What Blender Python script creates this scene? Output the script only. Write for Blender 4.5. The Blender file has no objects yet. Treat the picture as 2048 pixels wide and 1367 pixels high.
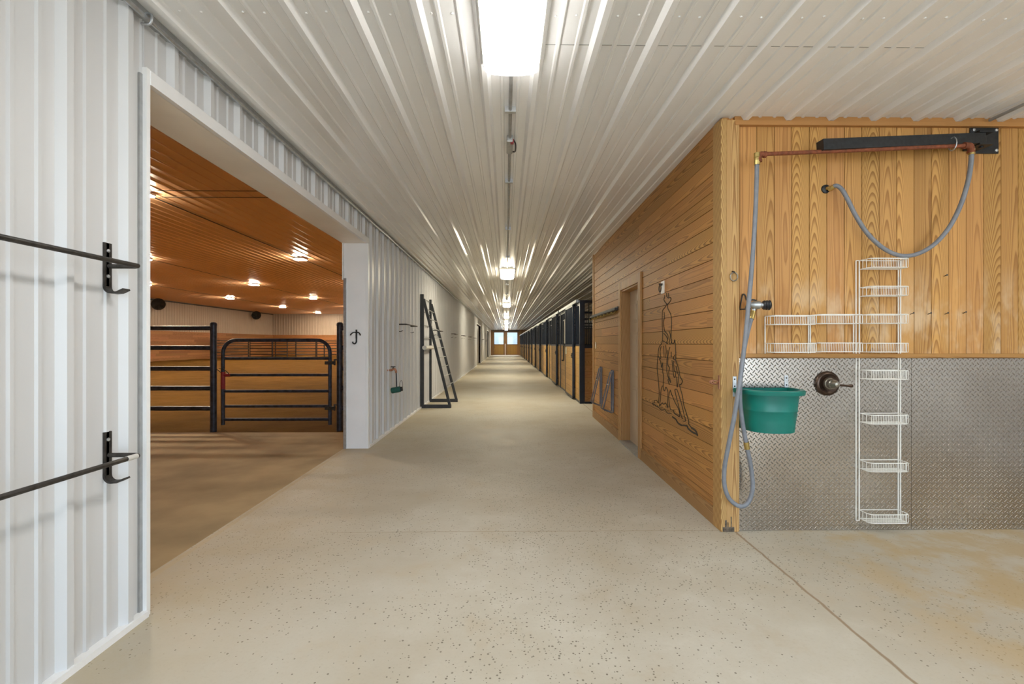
import bpy, bmesh, math, random
from mathutils import Vector, Matrix, noise
random.seed(7)
PI = math.pi
S = bpy.context.scene
COL = S.collection

# ------------------------------------------------------------------ camera
FPX, CAMH, YAW = 930.0, 1.343, 0.0129
cd = bpy.data.cameras.new('camera')
cam = bpy.data.objects.new('camera', cd)
COL.objects.link(cam)
cam.location = (0, 0, CAMH)
cam.rotation_euler = (PI / 2, 0, -YAW)
cd.sensor_width = 36
cd.lens = FPX / 2048 * 36
cd.shift_y = 3.5 / 2048
cd.clip_start = 0.05
cd.clip_end = 500
S.camera = cam

def ray(x, y):
    xc = (x - 1024) / FPX
    return Vector((xc * math.cos(YAW) + math.sin(YAW), math.cos(YAW) - xc * math.sin(YAW), (687 - y) / FPX))
WX0, WY0, WK = 1.552, 3.33, 0.0115                # wooden aisle wall: its near corner and its slight slant
def P(x, y, X=None, Y=None, Z=None, W=None):
    """photo point -> place, on a plane of the building"""
    d = ray(x, y)
    if X is not None: t = X / d.x
    elif Y is not None: t = Y / d.y
    elif Z is not None: t = (Z - CAMH) / d.z
    else: t = (WX0 - W - WK * WY0) / (d.x - WK * d.y)
    return Vector((0, 0, CAMH)) + d * t
def wallx(y): return WX0 + WK * (y - WY0)

# ------------------------------------------------------------------ mesh builder
class MB:
    def __init__(s): s.v = []; s.f = []
    def add(s, vs, fs):
        n = len(s.v); s.v += [tuple(v) for v in vs]; s.f += [tuple(i + n for i in f) for f in fs]; return s
    def box(s, x0, x1, y0, y1, z0, z1):
        return s.hexa([(x0,y0,z0),(x1,y0,z0),(x1,y1,z0),(x0,y1,z0),(x0,y0,z1),(x1,y0,z1),(x1,y1,z1),(x0,y1,z1)])
    def hexa(s, v):
        return s.add(v, [(0,3,2,1),(4,5,6,7),(0,1,5,4),(1,2,6,5),(2,3,7,6),(3,0,4,7)])
    def bar(s, p, q, w, h, up=(0,0,1)):
        p, q, up = Vector(p), Vector(q), Vector(up)
        d = (q - p).normalized(); a = d.cross(up)
        if a.length < 1e-4: a = d.cross(Vector((1,0,0)))
        a.normalize(); b = a.cross(d).normalized()
        a *= w / 2; b *= h / 2
        return s.hexa([p-a-b, p+a-b, q+a-b, q-a-b, p-a+b, p+a+b, q+a+b, q-a+b])
    def tube(s, pts, r, seg=10, closed=False, caps=True):
        pts = [Vector(p) for p in pts]; n = len(pts)
        rs = r if isinstance(r, (list, tuple)) else [r] * n
        vs, fs = [], []; a = None
        for i, p in enumerate(pts):
            if closed: t = pts[(i+1) % n] - pts[i-1]
            else: t = pts[min(i+1, n-1)] - pts[max(i-1, 0)]
            t.normalize()
            if a is None:
                a = t.cross(Vector((0,0,1)))
                if a.length < 1e-3: a = t.cross(Vector((1,0,0)))
            a = a - t * a.dot(t); a.normalize(); b = t.cross(a)
            for k in range(seg):
                g = 2 * PI * k / seg
                vs.append(p + (a * math.cos(g) + b * math.sin(g)) * rs[i])
        for i in range(n if closed else n - 1):
            j = (i + 1) % n
            for k in range(seg):
                l = (k + 1) % seg
                fs.append((i*seg+k, i*seg+l, j*seg+l, j*seg+k))
        if caps and not closed:
            fs.append(tuple(range(seg))[::-1]); fs.append(tuple((n-1)*seg + k for k in range(seg)))
        return s.add(vs, fs)
    def cyl(s, p, q, r, seg=16): return s.tube([p, q], r, seg)
    def lathe(s, prof, o, axis=(0,0,1), seg=28):
        """prof: list of (distance along axis, radius)"""
        o, ax = Vector(o), Vector(axis).normalized()
        a = ax.cross(Vector((0,0,1)))
        if a.length < 1e-3: a = ax.cross(Vector((1,0,0)))
        a.normalize(); b = ax.cross(a)
        vs, fs = [], []
        for h, r in prof:
            for k in range(seg):
                g = 2*PI*k/seg
                vs.append(o + ax*h + (a*math.cos(g) + b*math.sin(g))*max(r, 1e-5))
        for i in range(len(prof)-1):
            for k in range(seg):
                l = (k+1) % seg
                fs.append((i*seg+k, i*seg+l, (i+1)*seg+l, (i+1)*seg+k))
        return s.add(vs, fs)
    def build(s, name, mat, parent=None, org=None, bevel=0, smooth=None):
        me = bpy.data.meshes.new(name)
        root = parent
        while root is not None and root.parent is not None: root = root.parent
        o0 = Vector(org) if org is not None else (Vector(root.location) if root is not None else Vector((0,0,0)))
        me.from_pydata([tuple(Vector(v) - o0) for v in s.v], [], s.f)
        bm = bmesh.new(); bm.from_mesh(me)
        bmesh.ops.recalc_face_normals(bm, faces=bm.faces)
        bm.to_mesh(me); bm.free()
        me.materials.append(mat)
        o = bpy.data.objects.new(name, me); COL.objects.link(o)
        if parent is not None: o.parent = parent
        else: o.location = o0
        if smooth:
            for p in me.polygons: p.use_smooth = True
            me.set_sharp_from_angle(angle=math.radians(smooth))
        if bevel:
            m = o.modifiers.new('bevel', 'BEVEL'); m.width = bevel; m.segments = 2; m.limit_method = 'ANGLE'
        return o

def tag(o, label, cat, group=None):
    o['label'] = label; o['category'] = cat
    if group: o['group'] = group
    return o
def thing(name, loc, label, cat, group=None):
    o = bpy.data.objects.new(name, None); COL.objects.link(o)
    o.empty_display_size = 0.1; o.location = loc
    return tag(o, label, cat, group)
def st(o): o['kind'] = 'structure'; return o
def copy_tree(o, parent=None):
    c = o.copy(); COL.objects.link(c)
    if parent is not None: c.parent = parent
    for ch in list(o.children): copy_tree(ch, c)
    return c
def spline(pts, n=8, closed=False):
    pts = [Vector(p) for p in pts]; out = []; m = len(pts)
    for i in range(m if closed else m - 1):
        if closed: a, b, c, d = pts[i-1], pts[i], pts[(i+1) % m], pts[(i+2) % m]
        else: a, b, c, d = pts[max(i-1,0)], pts[i], pts[i+1], pts[min(i+2,m-1)]
        for k in range(n):
            t = k / n
            out.append(0.5*((2*b) + (c-a)*t + (2*a-5*b+4*c-d)*t*t + (3*b-a-3*c+d)*t**3))
    if not closed: out.append(pts[-1])
    return out
ORD = ['first','second','third','fourth','fifth','sixth','seventh','eighth','ninth','tenth','eleventh','twelfth','thirteenth']

# ------------------------------------------------------------------ materials
def newmat(name):
    m = bpy.data.materials.new(name); m.use_nodes = True
    nt = m.node_tree; nt.nodes.clear()
    out = nt.nodes.new('ShaderNodeOutputMaterial')
    b = nt.nodes.new('ShaderNodeBsdfPrincipled')
    nt.links.new(b.outputs[0], out.inputs[0])
    return m, nt, b
class G:
    """small node helper"""
    def __init__(s, nt): s.nt = nt
    def n(s, t, **kw):
        x = s.nt.nodes.new(t)
        for k, v in kw.items(): setattr(x, k, v)
        return x
    def put(s, sock, v):
        if hasattr(v, 'is_linked') or hasattr(v, 'links'): s.nt.links.new(v, sock)
        else: sock.default_value = v
    def m(s, op, a, b=0.0, c=0.0):
        x = s.n('ShaderNodeMath', operation=op)
        s.put(x.inputs[0], a); s.put(x.inputs[1], b); s.put(x.inputs[2], c)
        return x.outputs[0]
    def xyz(s):
        t = s.n('ShaderNodeTexCoord'); q = s.n('ShaderNodeSeparateXYZ')
        s.nt.links.new(t.outputs['Object'], q.inputs[0]); return q.outputs[0], q.outputs[1], q.outputs[2]
    def comb(s, a, b, c):
        x = s.n('ShaderNodeCombineXYZ'); s.put(x.inputs[0], a); s.put(x.inputs[1], b); s.put(x.inputs[2], c); return x.outputs[0]
    def noise(s, vec, scale=1.0, detail=2.0, rough=0.5):
        x = s.n('ShaderNodeTexNoise'); s.nt.links.new(vec, x.inputs['Vector'])
        x.inputs['Scale'].default_value = scale; x.inputs['Detail'].default_value = detail; x.inputs['Roughness'].default_value = rough
        return x.outputs['Fac']
    def ramp(s, f, stops):
        x = s.n('ShaderNodeValToRGB'); s.nt.links.new(f, x.inputs[0]); e = x.color_ramp.elements
        while len(e) < len(stops): e.new(0.5)
        for q, (p, c) in zip(e, stops):
            q.position = p; q.color = (c[0], c[1], c[2], 1) if isinstance(c, (tuple, list)) else (c, c, c, 1)
        return x.outputs[0]
    def mix(s, f, a, b, blend='MIX'):
        x = s.n('ShaderNodeMix', data_type='RGBA', blend_type=blend)
        s.put(x.inputs[0], f)
        for i, v in ((6, a), (7, b)):
            if isinstance(v, tuple): v = (v[0], v[1], v[2], 1)
            s.put(x.inputs[i], v)
        return x.outputs[2]
    def sstep(s, v, a, b):
        x = s.n('ShaderNodeMapRange', interpolation_type='SMOOTHSTEP')
        s.put(x.inputs[0], v); x.inputs[1].default_value = a; x.inputs[2].default_value = b
        return x.outputs[0]
    def bump(s, h, strength, dist, bsdf):
        x = s.n('ShaderNodeBump'); s.nt.links.new(h, x.inputs['Height'])
        x.inputs['Strength'].default_value = strength; x.inputs['Distance'].default_value = dist
        s.nt.links.new(x.outputs[0], bsdf.inputs['Normal'])

def plain(name, c, rough=0.5, metal=0.0, var=0.08, scale=9.0, spec=0.5, bump=0.0):
    m, nt, b = newmat(name); g = G(nt)
    t = g.n('ShaderNodeTexCoord')
    f = g.noise(t.outputs['Object'], scale, 4)
    lo = tuple(x * (1 - var) for x in c); hi = tuple(min(1, x * (1 + var)) for x in c)
    nt.links.new(g.ramp(f, [(0.3, lo), (0.7, hi)]), b.inputs['Base Color'])
    b.inputs['Roughness'].default_value = rough; b.inputs['Metallic'].default_value = metal
    b.inputs['Specular IOR Level'].default_value = spec
    if bump: g.bump(f, bump, 0.01, b)
    return m
def emit(name, c, s):
    m = bpy.data.materials.new(name); m.use_nodes = True; nt = m.node_tree; nt.nodes.clear()
    o = nt.nodes.new('ShaderNodeOutputMaterial'); e = nt.nodes.new('ShaderNodeEmission')
    e.inputs[0].default_value = (c[0], c[1], c[2], 1); e.inputs[1].default_value = s
    nt.links.new(e.outputs[0], o.inputs[0]); return m

def wood(name, grain, across, pitch=0.1275, phase=0.0, light=(.62,.36,.155), dark=(.36,.165,.055), rings=20.0, tone=0.14, rough=0.5, groove=True, wet=False, blen=0.0):
    """pine boards: grain and across are 'x','y','z'; rings follow stretched noise contours, each board its own"""
    m, nt, b = newmat(name); g = G(nt)
    ax = dict(zip('xyz', g.xyz())); A, C = ax[grain], ax[across]
    idx = g.m('FLOOR', g.m('DIVIDE', g.m('SUBTRACT', C, phase), pitch))
    if blen:
        w0 = g.n('ShaderNodeTexWhiteNoise', noise_dimensions='1D'); g.put(w0.inputs['W'], idx)
        seg = g.m('FLOOR', g.m('DIVIDE', g.m('ADD', A, g.m('MULTIPLY', w0.outputs[0], blen)), blen))
        idx = g.m('ADD', idx, g.m('MULTIPLY', seg, 37.0))
    w = g.n('ShaderNodeTexWhiteNoise', noise_dimensions='1D'); g.put(w.inputs['W'], idx)
    r = w.outputs[0]
    w2 = g.n('ShaderNodeTexWhiteNoise', noise_dimensions='1D'); g.put(w2.inputs['W'], g.m('ADD', idx, 91.3))
    r2 = w2.outputs[0]
    T = ax[[q for q in 'xyz' if q not in (grain, across)][0]]
    v = g.comb(g.m('ADD', g.m('MULTIPLY', A, 0.9), g.m('MULTIPLY', r, 70.0)), g.m('ADD', g.m('MULTIPLY', C, 5.0), g.m('MULTIPLY', r2, 40.0)), g.m('MULTIPLY', r, 13.0))
    f = g.noise(v, 1.0, 1.5, 0.4)
    wob = g.noise(g.comb(g.m('MULTIPLY', A, 5.0), g.m('MULTIPLY', C, 22.0), r), 1.0, 2.0)
    u = g.m('ADD', g.m('SUBTRACT', g.m('FRACT', g.m('DIVIDE', g.m('SUBTRACT', C, phase), pitch)), 0.5), g.m('MULTIPLY', g.m('SUBTRACT', r2, 0.5), 0.9))
    bow = g.m('MULTIPLY', g.m('MULTIPLY', u, u), g.m('ADD', rings * .45, g.m('MULTIPLY', r2, rings * .8)))
    run = g.m('MULTIPLY', A, g.m('ADD', 0.5, g.m('MULTIPLY', g.sstep(r, .42, .95), 13.0)))
    tot = g.m('ADD', g.m('ADD', bow, run), g.m('ADD', g.m('MULTIPLY', f, 7.0), g.m('ADD', g.m('MULTIPLY', wob, 0.5), g.m('MULTIPLY', T, 50.0))))
    fr = g.m('FRACT', tot)
    ring = g.ramp(fr, [(0.0, 0.0), (0.42, 0.08), (0.72, 0.75), (0.9, 1.0), (1.0, 0.0)])
    fib = g.noise(g.comb(g.m('MULTIPLY', A, 4.0), g.m('MULTIPLY', C, 240.0), r2), 1.0, 3.0, 0.6)
    amt = g.m('MULTIPLY', ring, g.m('ADD', 0.5, g.m('MULTIPLY', r, 0.5)))
    col = g.mix(amt, light, dark)
    col = g.mix(g.m('MULTIPLY', fib, 0.28), col, tuple(x * 0.7 for x in light))
    tn = g.n('ShaderNodeHueSaturation'); g.put(tn.inputs['Color'], col)
    g.put(tn.inputs['Value'], g.m('ADD', 1 - tone, g.m('MULTIPLY', r2, 2 * tone)))
    g.put(tn.inputs['Hue'], g.m('ADD', 0.494, g.m('MULTIPLY', r, 0.012)))
    col = tn.outputs[0]
    if wet:
        X, Y, Z = ax['x'], ax['y'], ax['z']
        band = g.m('MULTIPLY', g.sstep(Z, 1.98, 1.5), 1.0)
        sn = g.noise(g.comb(g.m('ADD', g.m('MULTIPLY', X, 5.0), g.m('MULTIPLY', r, 3.0)), 0.0, g.m('MULTIPLY', Z, 2.2)), 1.0, 4.0, 0.6)
        bl = g.m('MULTIPLY', band, g.sstep(sn, 0.47, 0.66))
        col = g.mix(g.m('MULTIPLY', bl, 0.6), col, (.72, .55, .36))
        og = g.m('MULTIPLY', band, g.sstep(sn, 0.46, 0.33))
        col = g.mix(g.m('MULTIPLY', og, 0.55), col, (.36, .15, .035))
    if groove:
        e = g.m('ABSOLUTE', g.m('SUBTRACT', g.m('FRACT', g.m('DIVIDE', g.m('SUBTRACT', C, phase), pitch)), 0.5))
        col = g.mix(g.sstep(e, 0.484, 0.4955), col, tuple(x * 0.3 for x in dark))
    nt.links.new(col, b.inputs['Base Color'])
    b.inputs['Roughness'].default_value = rough
    b.inputs['Specular IOR Level'].default_value = 0.3
    g.bump(g.m('ADD', fib, g.m('MULTIPLY', ring, 0.6)), 0.12, 0.004, b)
    return m

M = {}
M['steel_wall'] = plain('white_ribbed_steel', (.64,.645,.655), .34, 0, .025, 1.3)
M['steel_ceiling'] = plain('ceiling_ribbed_steel', (.865,.87,.87), .2, 0, .03, 1.1)
M['white_trim'] = plain('white_trim_paint', (.86,.865,.875), .35, 0, .03, 3)
M['soffit'] = plain('soffit_paint', (.87,.83,.765), .5, 0, .05, 2.5)
M['galv'] = plain('galvanised_steel', (.50,.52,.54), .38, .85, .15, 30)
M['galv_dull'] = plain('dull_galvanised', (.42,.43,.43), .5, .6, .12, 20)
M['black'] = plain('black_metal', (.022,.024,.027), .42, .3, .3, 40)
M['iron'] = plain('weathered_iron', (.055,.05,.045), .5, .5, .4, 35)
M['navy'] = plain('navy_painted_steel', (.012,.019,.035), .33, .2, .25, 6)
M['charcoal'] = plain('charcoal_painted_timber', (.035,.037,.04), .6, 0, .2, 14)
M['pipe_blue'] = plain('dark_pipe', (.045,.052,.075), .42, .35, .45, 16)
M['red'] = plain('red_paint', (.28,.02,.03), .5, 0, .2, 30)
M['rust'] = plain('rusty_pipe', (.22,.065,.028), .75, .2, .35, 40, bump=.3)
M['brass'] = plain('brass', (.55,.42,.16), .3, .9, .15, 40)
M['hose'] = plain('grey_hose', (.20,.215,.245), .45, 0, .12, 22)
M['bronze'] = plain('dark_bronze', (.07,.045,.032), .32, .75, .25, 25)
M['pewter'] = plain('aged_pewter', (.30,.28,.24), .3, .85, .2, 40)
M['wire'] = plain('white_coated_wire', (.80,.79,.74), .4, 0, .05, 12)
M['green'] = plain('green_plastic', (.0,.16,.128), .4, 0, .12, 9)
M['dgreen'] = plain('dark_green_plastic', (.01,.085,.065), .45, 0, .3, 40)
M['scuff'] = plain('scuffed_plastic', (.55,.62,.58), .7, 0, .2, 60)
M['almond'] = plain('almond_plastic', (.72,.66,.50), .4, 0, .03, 8)
M['door'] = plain('beige_door_paint', (.62,.50,.37), .45, 0, .03, 4)
M['copper'] = plain('copper', (.42,.2,.12), .4, .8, .2, 30)
M['burn'] = plain('burnt_line', (.045,.035,.024), .8, 0, .3, 60)
M['lamp_body'] = plain('lamp_white_enamel', (.75,.75,.73), .4, 0, .03, 5)
M['grey_paint'] = plain('grey_painted_steel', (.19,.195,.23), .42, .3, .15, 20)
M['fan'] = plain('fan_dark_enamel', (.05,.045,.04), .5, .3, .2, 10)
M['card'] = plain('pale_card', (.75,.68,.5), .6, 0, .05, 10)
M['cloth'] = plain('pale_cloth', (.6,.58,.54), .8, 0, .1, 12)
M['kick'] = plain('weathered_foot', (.11,.085,.06), .8, 0, .7, 40)
M['led'] = emit('led_white', (1.0, .90, .68), 35.0)
M['led_near'] = emit('led_near_white', (1.0, .97, .92), 16.0)
M['led_bay'] = emit('led_bay_white', (1.0, .96, .9), 10.0)
M['led_warm'] = emit('led_arena', (1.0, .82, .60), 330.0)
M['pine_v'] = wood('pine_vertical_boards', 'z', 'x', .1275, P(1513.7, 400, Y=3.33).x, light=(.60,.325,.105), dark=(.25,.095,.022), wet=True)
M['pine_h'] = wood('pine_horizontal_boards', 'y', 'z', .1275, 1.339, light=(.55,.285,.085), dark=(.14,.05,.011), rings=24, blen=4.2)
M['pine_post'] = wood('pine_post_boards', 'z', 'x', .125, 1.572 - .875, light=(.60,.37,.15), dark=(.22,.08,.02), rings=40, groove=False)
M['pine_trim'] = wood('pine_trim_boards', 'x', 'z', .125, .0, light=(.48,.25,.08), dark=(.15,.05,.012), rings=120, groove=False)
M['pine_base'] = wood('pine_base_board', 'y', 'z', .14, 0, light=(.46,.27,.11), dark=(.26,.12,.04), rings=30, groove=False)
M['pine_case'] = wood('pine_door_casing', 'z', 'y', .1, 5.37, light=(.56,.33,.14), dark=(.34,.16,.055), rings=26, groove=False)
M['stall_wood'] = wood('stall_boards', 'y', 'z', .14, .02, light=(.56,.35,.13), dark=(.33,.17,.05), rings=16, blen=3.0)
M['stall_cross'] = wood('stall_cross_boards', 'x', 'z', .14, .02, light=(.46,.24,.09), dark=(.24,.10,.03), rings=16)
M['kick_y'] = wood('arena_kick_boards', 'y', 'z', .19, .0, light=(.36,.17,.07), dark=(.20,.085,.03), rings=8, tone=.25, blen=3.6)
M['kick_x'] = wood('arena_end_boards', 'x', 'z', .19, .0, light=(.40,.19,.07), dark=(.24,.10,.03), rings=8, tone=.12, blen=4.2)
M['end_wood'] = wood('end_wall_boards', 'z', 'x', .2, .0, light=(.25,.14,.065), dark=(.15,.075,.03), rings=10)
M['door_gold'] = wood('sliding_door_boards', 'z', 'x', .3, .0, light=(.34,.20,.06), dark=(.24,.125,.035), rings=10)

def mat_floor():
    m, nt, b = newmat('concrete'); g = G(nt); X, Y, Z = g.xyz()
    p = g.comb(X, Y, 0.0)
    big = g.noise(p, .55, 5, .6); mid = g.noise(p, 2.6, 5, .65); fine = g.noise(p, 60, 3, .6)
    col = g.ramp(big, [(.32, (.43,.385,.30)), (.5, (.51,.48,.405)), (.68, (.56,.54,.48))])
    col = g.mix(g.m('MULTIPLY', g.sstep(mid, .5, .72), .35), col, (.62,.60,.54))
    col = g.mix(g.m('MULTIPLY', g.sstep(mid, .48, .3), .3), col, (.46,.36,.22))
    # worn, darker traffic patch in the middle of the aisle
    dx = g.m('DIVIDE', g.m('SUBTRACT', X, .55), .75); dy = g.m('DIVIDE', g.m('SUBTRACT', Y, 3.9), 1.9)
    d = g.m('SQRT', g.m('ADD', g.m('MULTIPLY', dx, dx), g.m('MULTIPLY', dy, dy)))
    worn = g.m('MULTIPLY', g.sstep(g.m('ADD', d, g.m('MULTIPLY', g.m('SUBTRACT', mid, .5), 1.6)), 1.5, .2), 1.0)
    col = g.mix(g.m('MULTIPLY', worn, .55), col, (.36,.32,.25))
    col = g.mix(g.m('MULTIPLY', g.sstep(fine, .5, .75), .22), col, (.38,.335,.25))
    # pits of missing fines
    vo = g.n('ShaderNodeTexVoronoi'); nt.links.new(p, vo.inputs['Vector']); vo.inputs['Scale'].default_value = 62
    wn = g.n('ShaderNodeSeparateColor'); nt.links.new(vo.outputs['Color'], wn.inputs[0])
    dens = g.noise(p, .8, 3, .5)
    thr = g.m('ADD', g.m('MULTIPLY', g.sstep(dens, .34, .60), .8), g.m('MULTIPLY', worn, .6))
    near = g.m('LESS_THAN', wn.outputs[0], thr)
    sz = g.m('ADD', .06, g.m('MULTIPLY', wn.outputs[1], .26))
    pit = g.m('MULTIPLY', near, g.m('LESS_THAN', vo.outputs['Distance'], sz))
    col = g.mix(g.m('MULTIPLY', pit, .8), col, (.12,.10,.07))
    # saw-cut and pour joints
    wob = g.m('MULTIPLY', g.m('SUBTRACT', g.noise(p, 9, 3), .5), .02)
    def line(v, at, w): return g.sstep(g.m('ABSOLUTE', g.m('SUBTRACT', g.m('ADD', v, wob), at)), w, w * .3)
    j1 = g.m('MULTIPLY', line(Y, 3.33, .007), g.m('MULTIPLY', g.m('GREATER_THAN', X, -1.25), g.m('LESS_THAN', X, 1.6)))
    j2 = line(g.m('ADD', X, g.m('MULTIPLY', Y, -.012)), 1.60, .012)
    j3 = line(X, -2.045, .03)
    col = g.mix(g.m('MULTIPLY', j1, .55), col, (.27,.20,.12))
    col = g.mix(g.m('MULTIPLY', j2, .8), col, (.25,.16,.085))
    col = g.mix(g.m('MULTIPLY', j3, .6), col, (.5,.40,.24))
    # ochre staining in the wash bay
    bay = g.m('MULTIPLY', g.sstep(X, 1.6, 2.4), g.sstep(g.m('ADD', mid, g.m('MULTIPLY', big, .5)), .6, .85))
    col = g.mix(g.m('MULTIPLY', bay, .75), col, (.44,.31,.14))
    tan = g.m('MULTIPLY', g.sstep(X, -.7, -1.9), g.sstep(mid, .3, .6))
    col = g.mix(g.m('MULTIPLY', tan, .5), col, (.47,.375,.22))
    nt.links.new(col, b.inputs['Base Color'])
    nt.links.new(g.ramp(mid, [(.3, .52), (.7, .7)]), b.inputs['Roughness'])
    g.bump(g.m('SUBTRACT', g.m('MULTIPLY', fine, .3), pit), .25, .003, b)
    return m
M['floor'] = mat_floor()
def mat_dirt():
    m, nt, b = newmat('arena_dirt'); g = G(nt); X, Y, Z = g.xyz(); p = g.comb(X, Y, 0.0)
    a = g.noise(p, 1.2, 8, .7); c = g.noise(p, 30, 4, .7)
    col = g.ramp(a, [(.3, (.085,.04,.007)), (.7, (.17,.087,.019))])
    col = g.mix(g.m('MULTIPLY', c, .5), col, (.11,.055,.011))
    nt.links.new(col, b.inputs['Base Color']); b.inputs['Roughness'].default_value = .95; b.inputs['Specular IOR Level'].default_value = .04
    g.bump(g.m('ADD', c, g.m('MULTIPLY', a, 2.0)), .6, .03, b)
    return m
M['dirt'] = mat_dirt()
def mat_plate():
    m, nt, b = newmat('diamond_plate'); g = G(nt); X, Y, Z = g.xyz(); p = .0375
    def lug(ox, oz, sg):
        u = g.m('SUBTRACT', g.m('FRACT', g.m('ADD', g.m('DIVIDE', X, p), ox)), .5)
        v = g.m('SUBTRACT', g.m('FRACT', g.m('ADD', g.m('DIVIDE', Z, p), oz)), .5)
        a = g.m('MULTIPLY', g.m('ADD', u, g.m('MULTIPLY', v, sg)), .7071 / .42)
        c = g.m('MULTIPLY', g.m('SUBTRACT', u, g.m('MULTIPLY', v, sg)), .7071 / .115)
        d = g.m('SQRT', g.m('ADD', g.m('MULTIPLY', a, a), g.m('MULTIPLY', c, c)))
        return g.sstep(d, 1.0, .25)
    h = g.m('MAXIMUM', lug(0, 0, 1.0), lug(.5, .5, -1.0))
    n1 = g.noise(g.comb(X, Y, Z), 1.6, 4); n2 = g.noise(g.comb(X, Y, Z), 90, 2)
    col = g.ramp(n1, [(.3, (.47,.43,.39)), (.7, (.58,.55,.51))])
    nt.links.new(col, b.inputs['Base Color'])
    b.inputs['Metallic'].default_value = 1.0
    nt.links.new(g.ramp(n1, [(.3, .2), (.7, .28)]), b.inputs['Roughness'])
    g.bump(g.m('ADD', h, g.m('MULTIPLY', n2, .03)), 1.0, .006, b)
    return m
M['plate'] = mat_plate()
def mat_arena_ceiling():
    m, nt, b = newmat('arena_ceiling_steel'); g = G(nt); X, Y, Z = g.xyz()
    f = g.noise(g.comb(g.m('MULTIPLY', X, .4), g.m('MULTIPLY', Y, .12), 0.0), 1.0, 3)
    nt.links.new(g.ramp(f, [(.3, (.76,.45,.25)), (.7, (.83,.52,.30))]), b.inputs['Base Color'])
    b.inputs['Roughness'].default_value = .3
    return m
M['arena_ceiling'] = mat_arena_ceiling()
M['dusty'] = plain('dusty_concrete', (.44,.335,.195), .8, 0, .22, 1.7, .15)
M['arena_wall'] = plain('arena_cream_steel', (.43,.36,.285), .45, 0, .04, 1.0)
def mat_glass():
    m = bpy.data.materials.new('window_glass'); m.use_nodes = True; nt = m.node_tree; nt.nodes.clear()
    o = nt.nodes.new('ShaderNodeOutputMaterial'); t = nt.nodes.new('ShaderNodeBsdfTransparent'); t.inputs[0].default_value = (.46,.48,.50,1)
    gl = nt.nodes.new('ShaderNodeBsdfGlossy'); gl.inputs['Roughness'].default_value = .03
    mx = nt.nodes.new('ShaderNodeMixShader'); mx.inputs[0].default_value = .07
    nt.links.new(t.outputs[0], mx.inputs[1]); nt.links.new(gl.outputs[0], mx.inputs[2]); nt.links.new(mx.outputs[0], o.inputs[0])
    return m
M['glass'] = mat_glass()
M['gravel'] = plain('gravel', (.52,.49,.44), .9, 0, .2, 6, bump=.4)

# ------------------------------------------------------------------ the setting
CZ = 2.97                 # aisle ceiling
LX = -1.80                # left wall face
AX, AZ = -27.2, 4.82      # arena far side and ceiling
YE = 54.5                 # far end of the barn
YB = -4.5                 # open end behind the camera
RX = 5.5                  # right outer wall

def rib_profile(u0, u1, phase, pitch, hm=.03, hs=.008, minor=True):
    pts = []
    k0 = math.floor((u0 - phase) / pitch) - 1; k1 = math.ceil((u1 - phase) / pitch) + 1
    for k in range(k0, k1):
        c = phase + k * pitch
        for du, h in ((-.036,0),(-.015,hm),(.015,hm),(.036,0)): pts.append((c+du, h))
        if minor:
            for q in (1/3, 2/3):
                cc = c + q * pitch
                for du, h in ((-.014,0),(-.007,hs),(.007,hs),(.014,0)): pts.append((cc+du, h))
    out = [p for p in pts if u0 < p[0] < u1]
    return [(u0, 0)] + out + [(u1, 0)]
def sheet(profile, v0, v1, fn):
    b = MB(); vs = []; fs = []
    for u, h in profile: vs += [fn(u, h, v0), fn(u, h, v1)]
    for i in range(len(profile) - 1): fs.append((2*i, 2*i+1, 2*i+3, 2*i+2))
    return b.add(vs, fs)

# floors
st(MB().box(-2.08, RX, YB, YE + .4, -.2, 0).build('floor', M['floor']))
st(MB().box(AX, -2.08, -1.0, 7.1, -.2, 0).build('floor', M['dusty']))
b = MB(); nx, ny = 84, 158
vs = []; fs = []
for j in range(ny + 1):
    for i in range(nx + 1):
        x = AX + (-2.09 - AX) * i / nx; y = 7.1 + (YE - 7.1) * j / ny
        vs.append((x, y, -.012 + .03 * noise.noise((x*.9, y*.9, 0)) + .025 * noise.noise((x*2.3, y*2.3, 3)) - (.03 if y < 7.3 else 0.0)))
for j in range(ny):
    for i in range(nx):
        a = j*(nx+1)+i; fs.append((a, a+1, a+nx+2, a+nx+1))
st(b.add(vs, fs).build('floor_arena', M['dirt'], smooth=80))
st(MB().box(-80, 80, -90, 160, -.6, -.2).build('ground', M['gravel']))

# aisle ceiling
def cfn(u, h, v): return (u, v, CZ - h)
b = sheet(rib_profile(LX - .1, RX, .18, .3075), YB, YE + .3, cfn)
rs = random.Random(3)
for yy in (2.30, 4.75, 7.2):                                        # screw heads along the purlins
    k = 0; x = -1.7
    while x < 4.5:
        if abs((x - .18) / .3075 - round((x - .18) / .3075)) > .17:
            b.lathe([(0, .007), (.004, .006), (.006, .0)], (x, yy + rs.uniform(-.01, .01), CZ), (0, 0, -1), 8)
        x += .1025
o = st(b.build('ceiling', M['steel_ceiling']))
st(MB().box(-2.1, RX + .2, YB, YE + .4, CZ + .25, CZ + .35).build('ceiling', M['soffit']))
# sheet lap across the near bay
st(MB().box(.2, 2.35, 2.525, 2.53, CZ - .0015, CZ + .001).build('trim_lap', M['galv_dull']))

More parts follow.
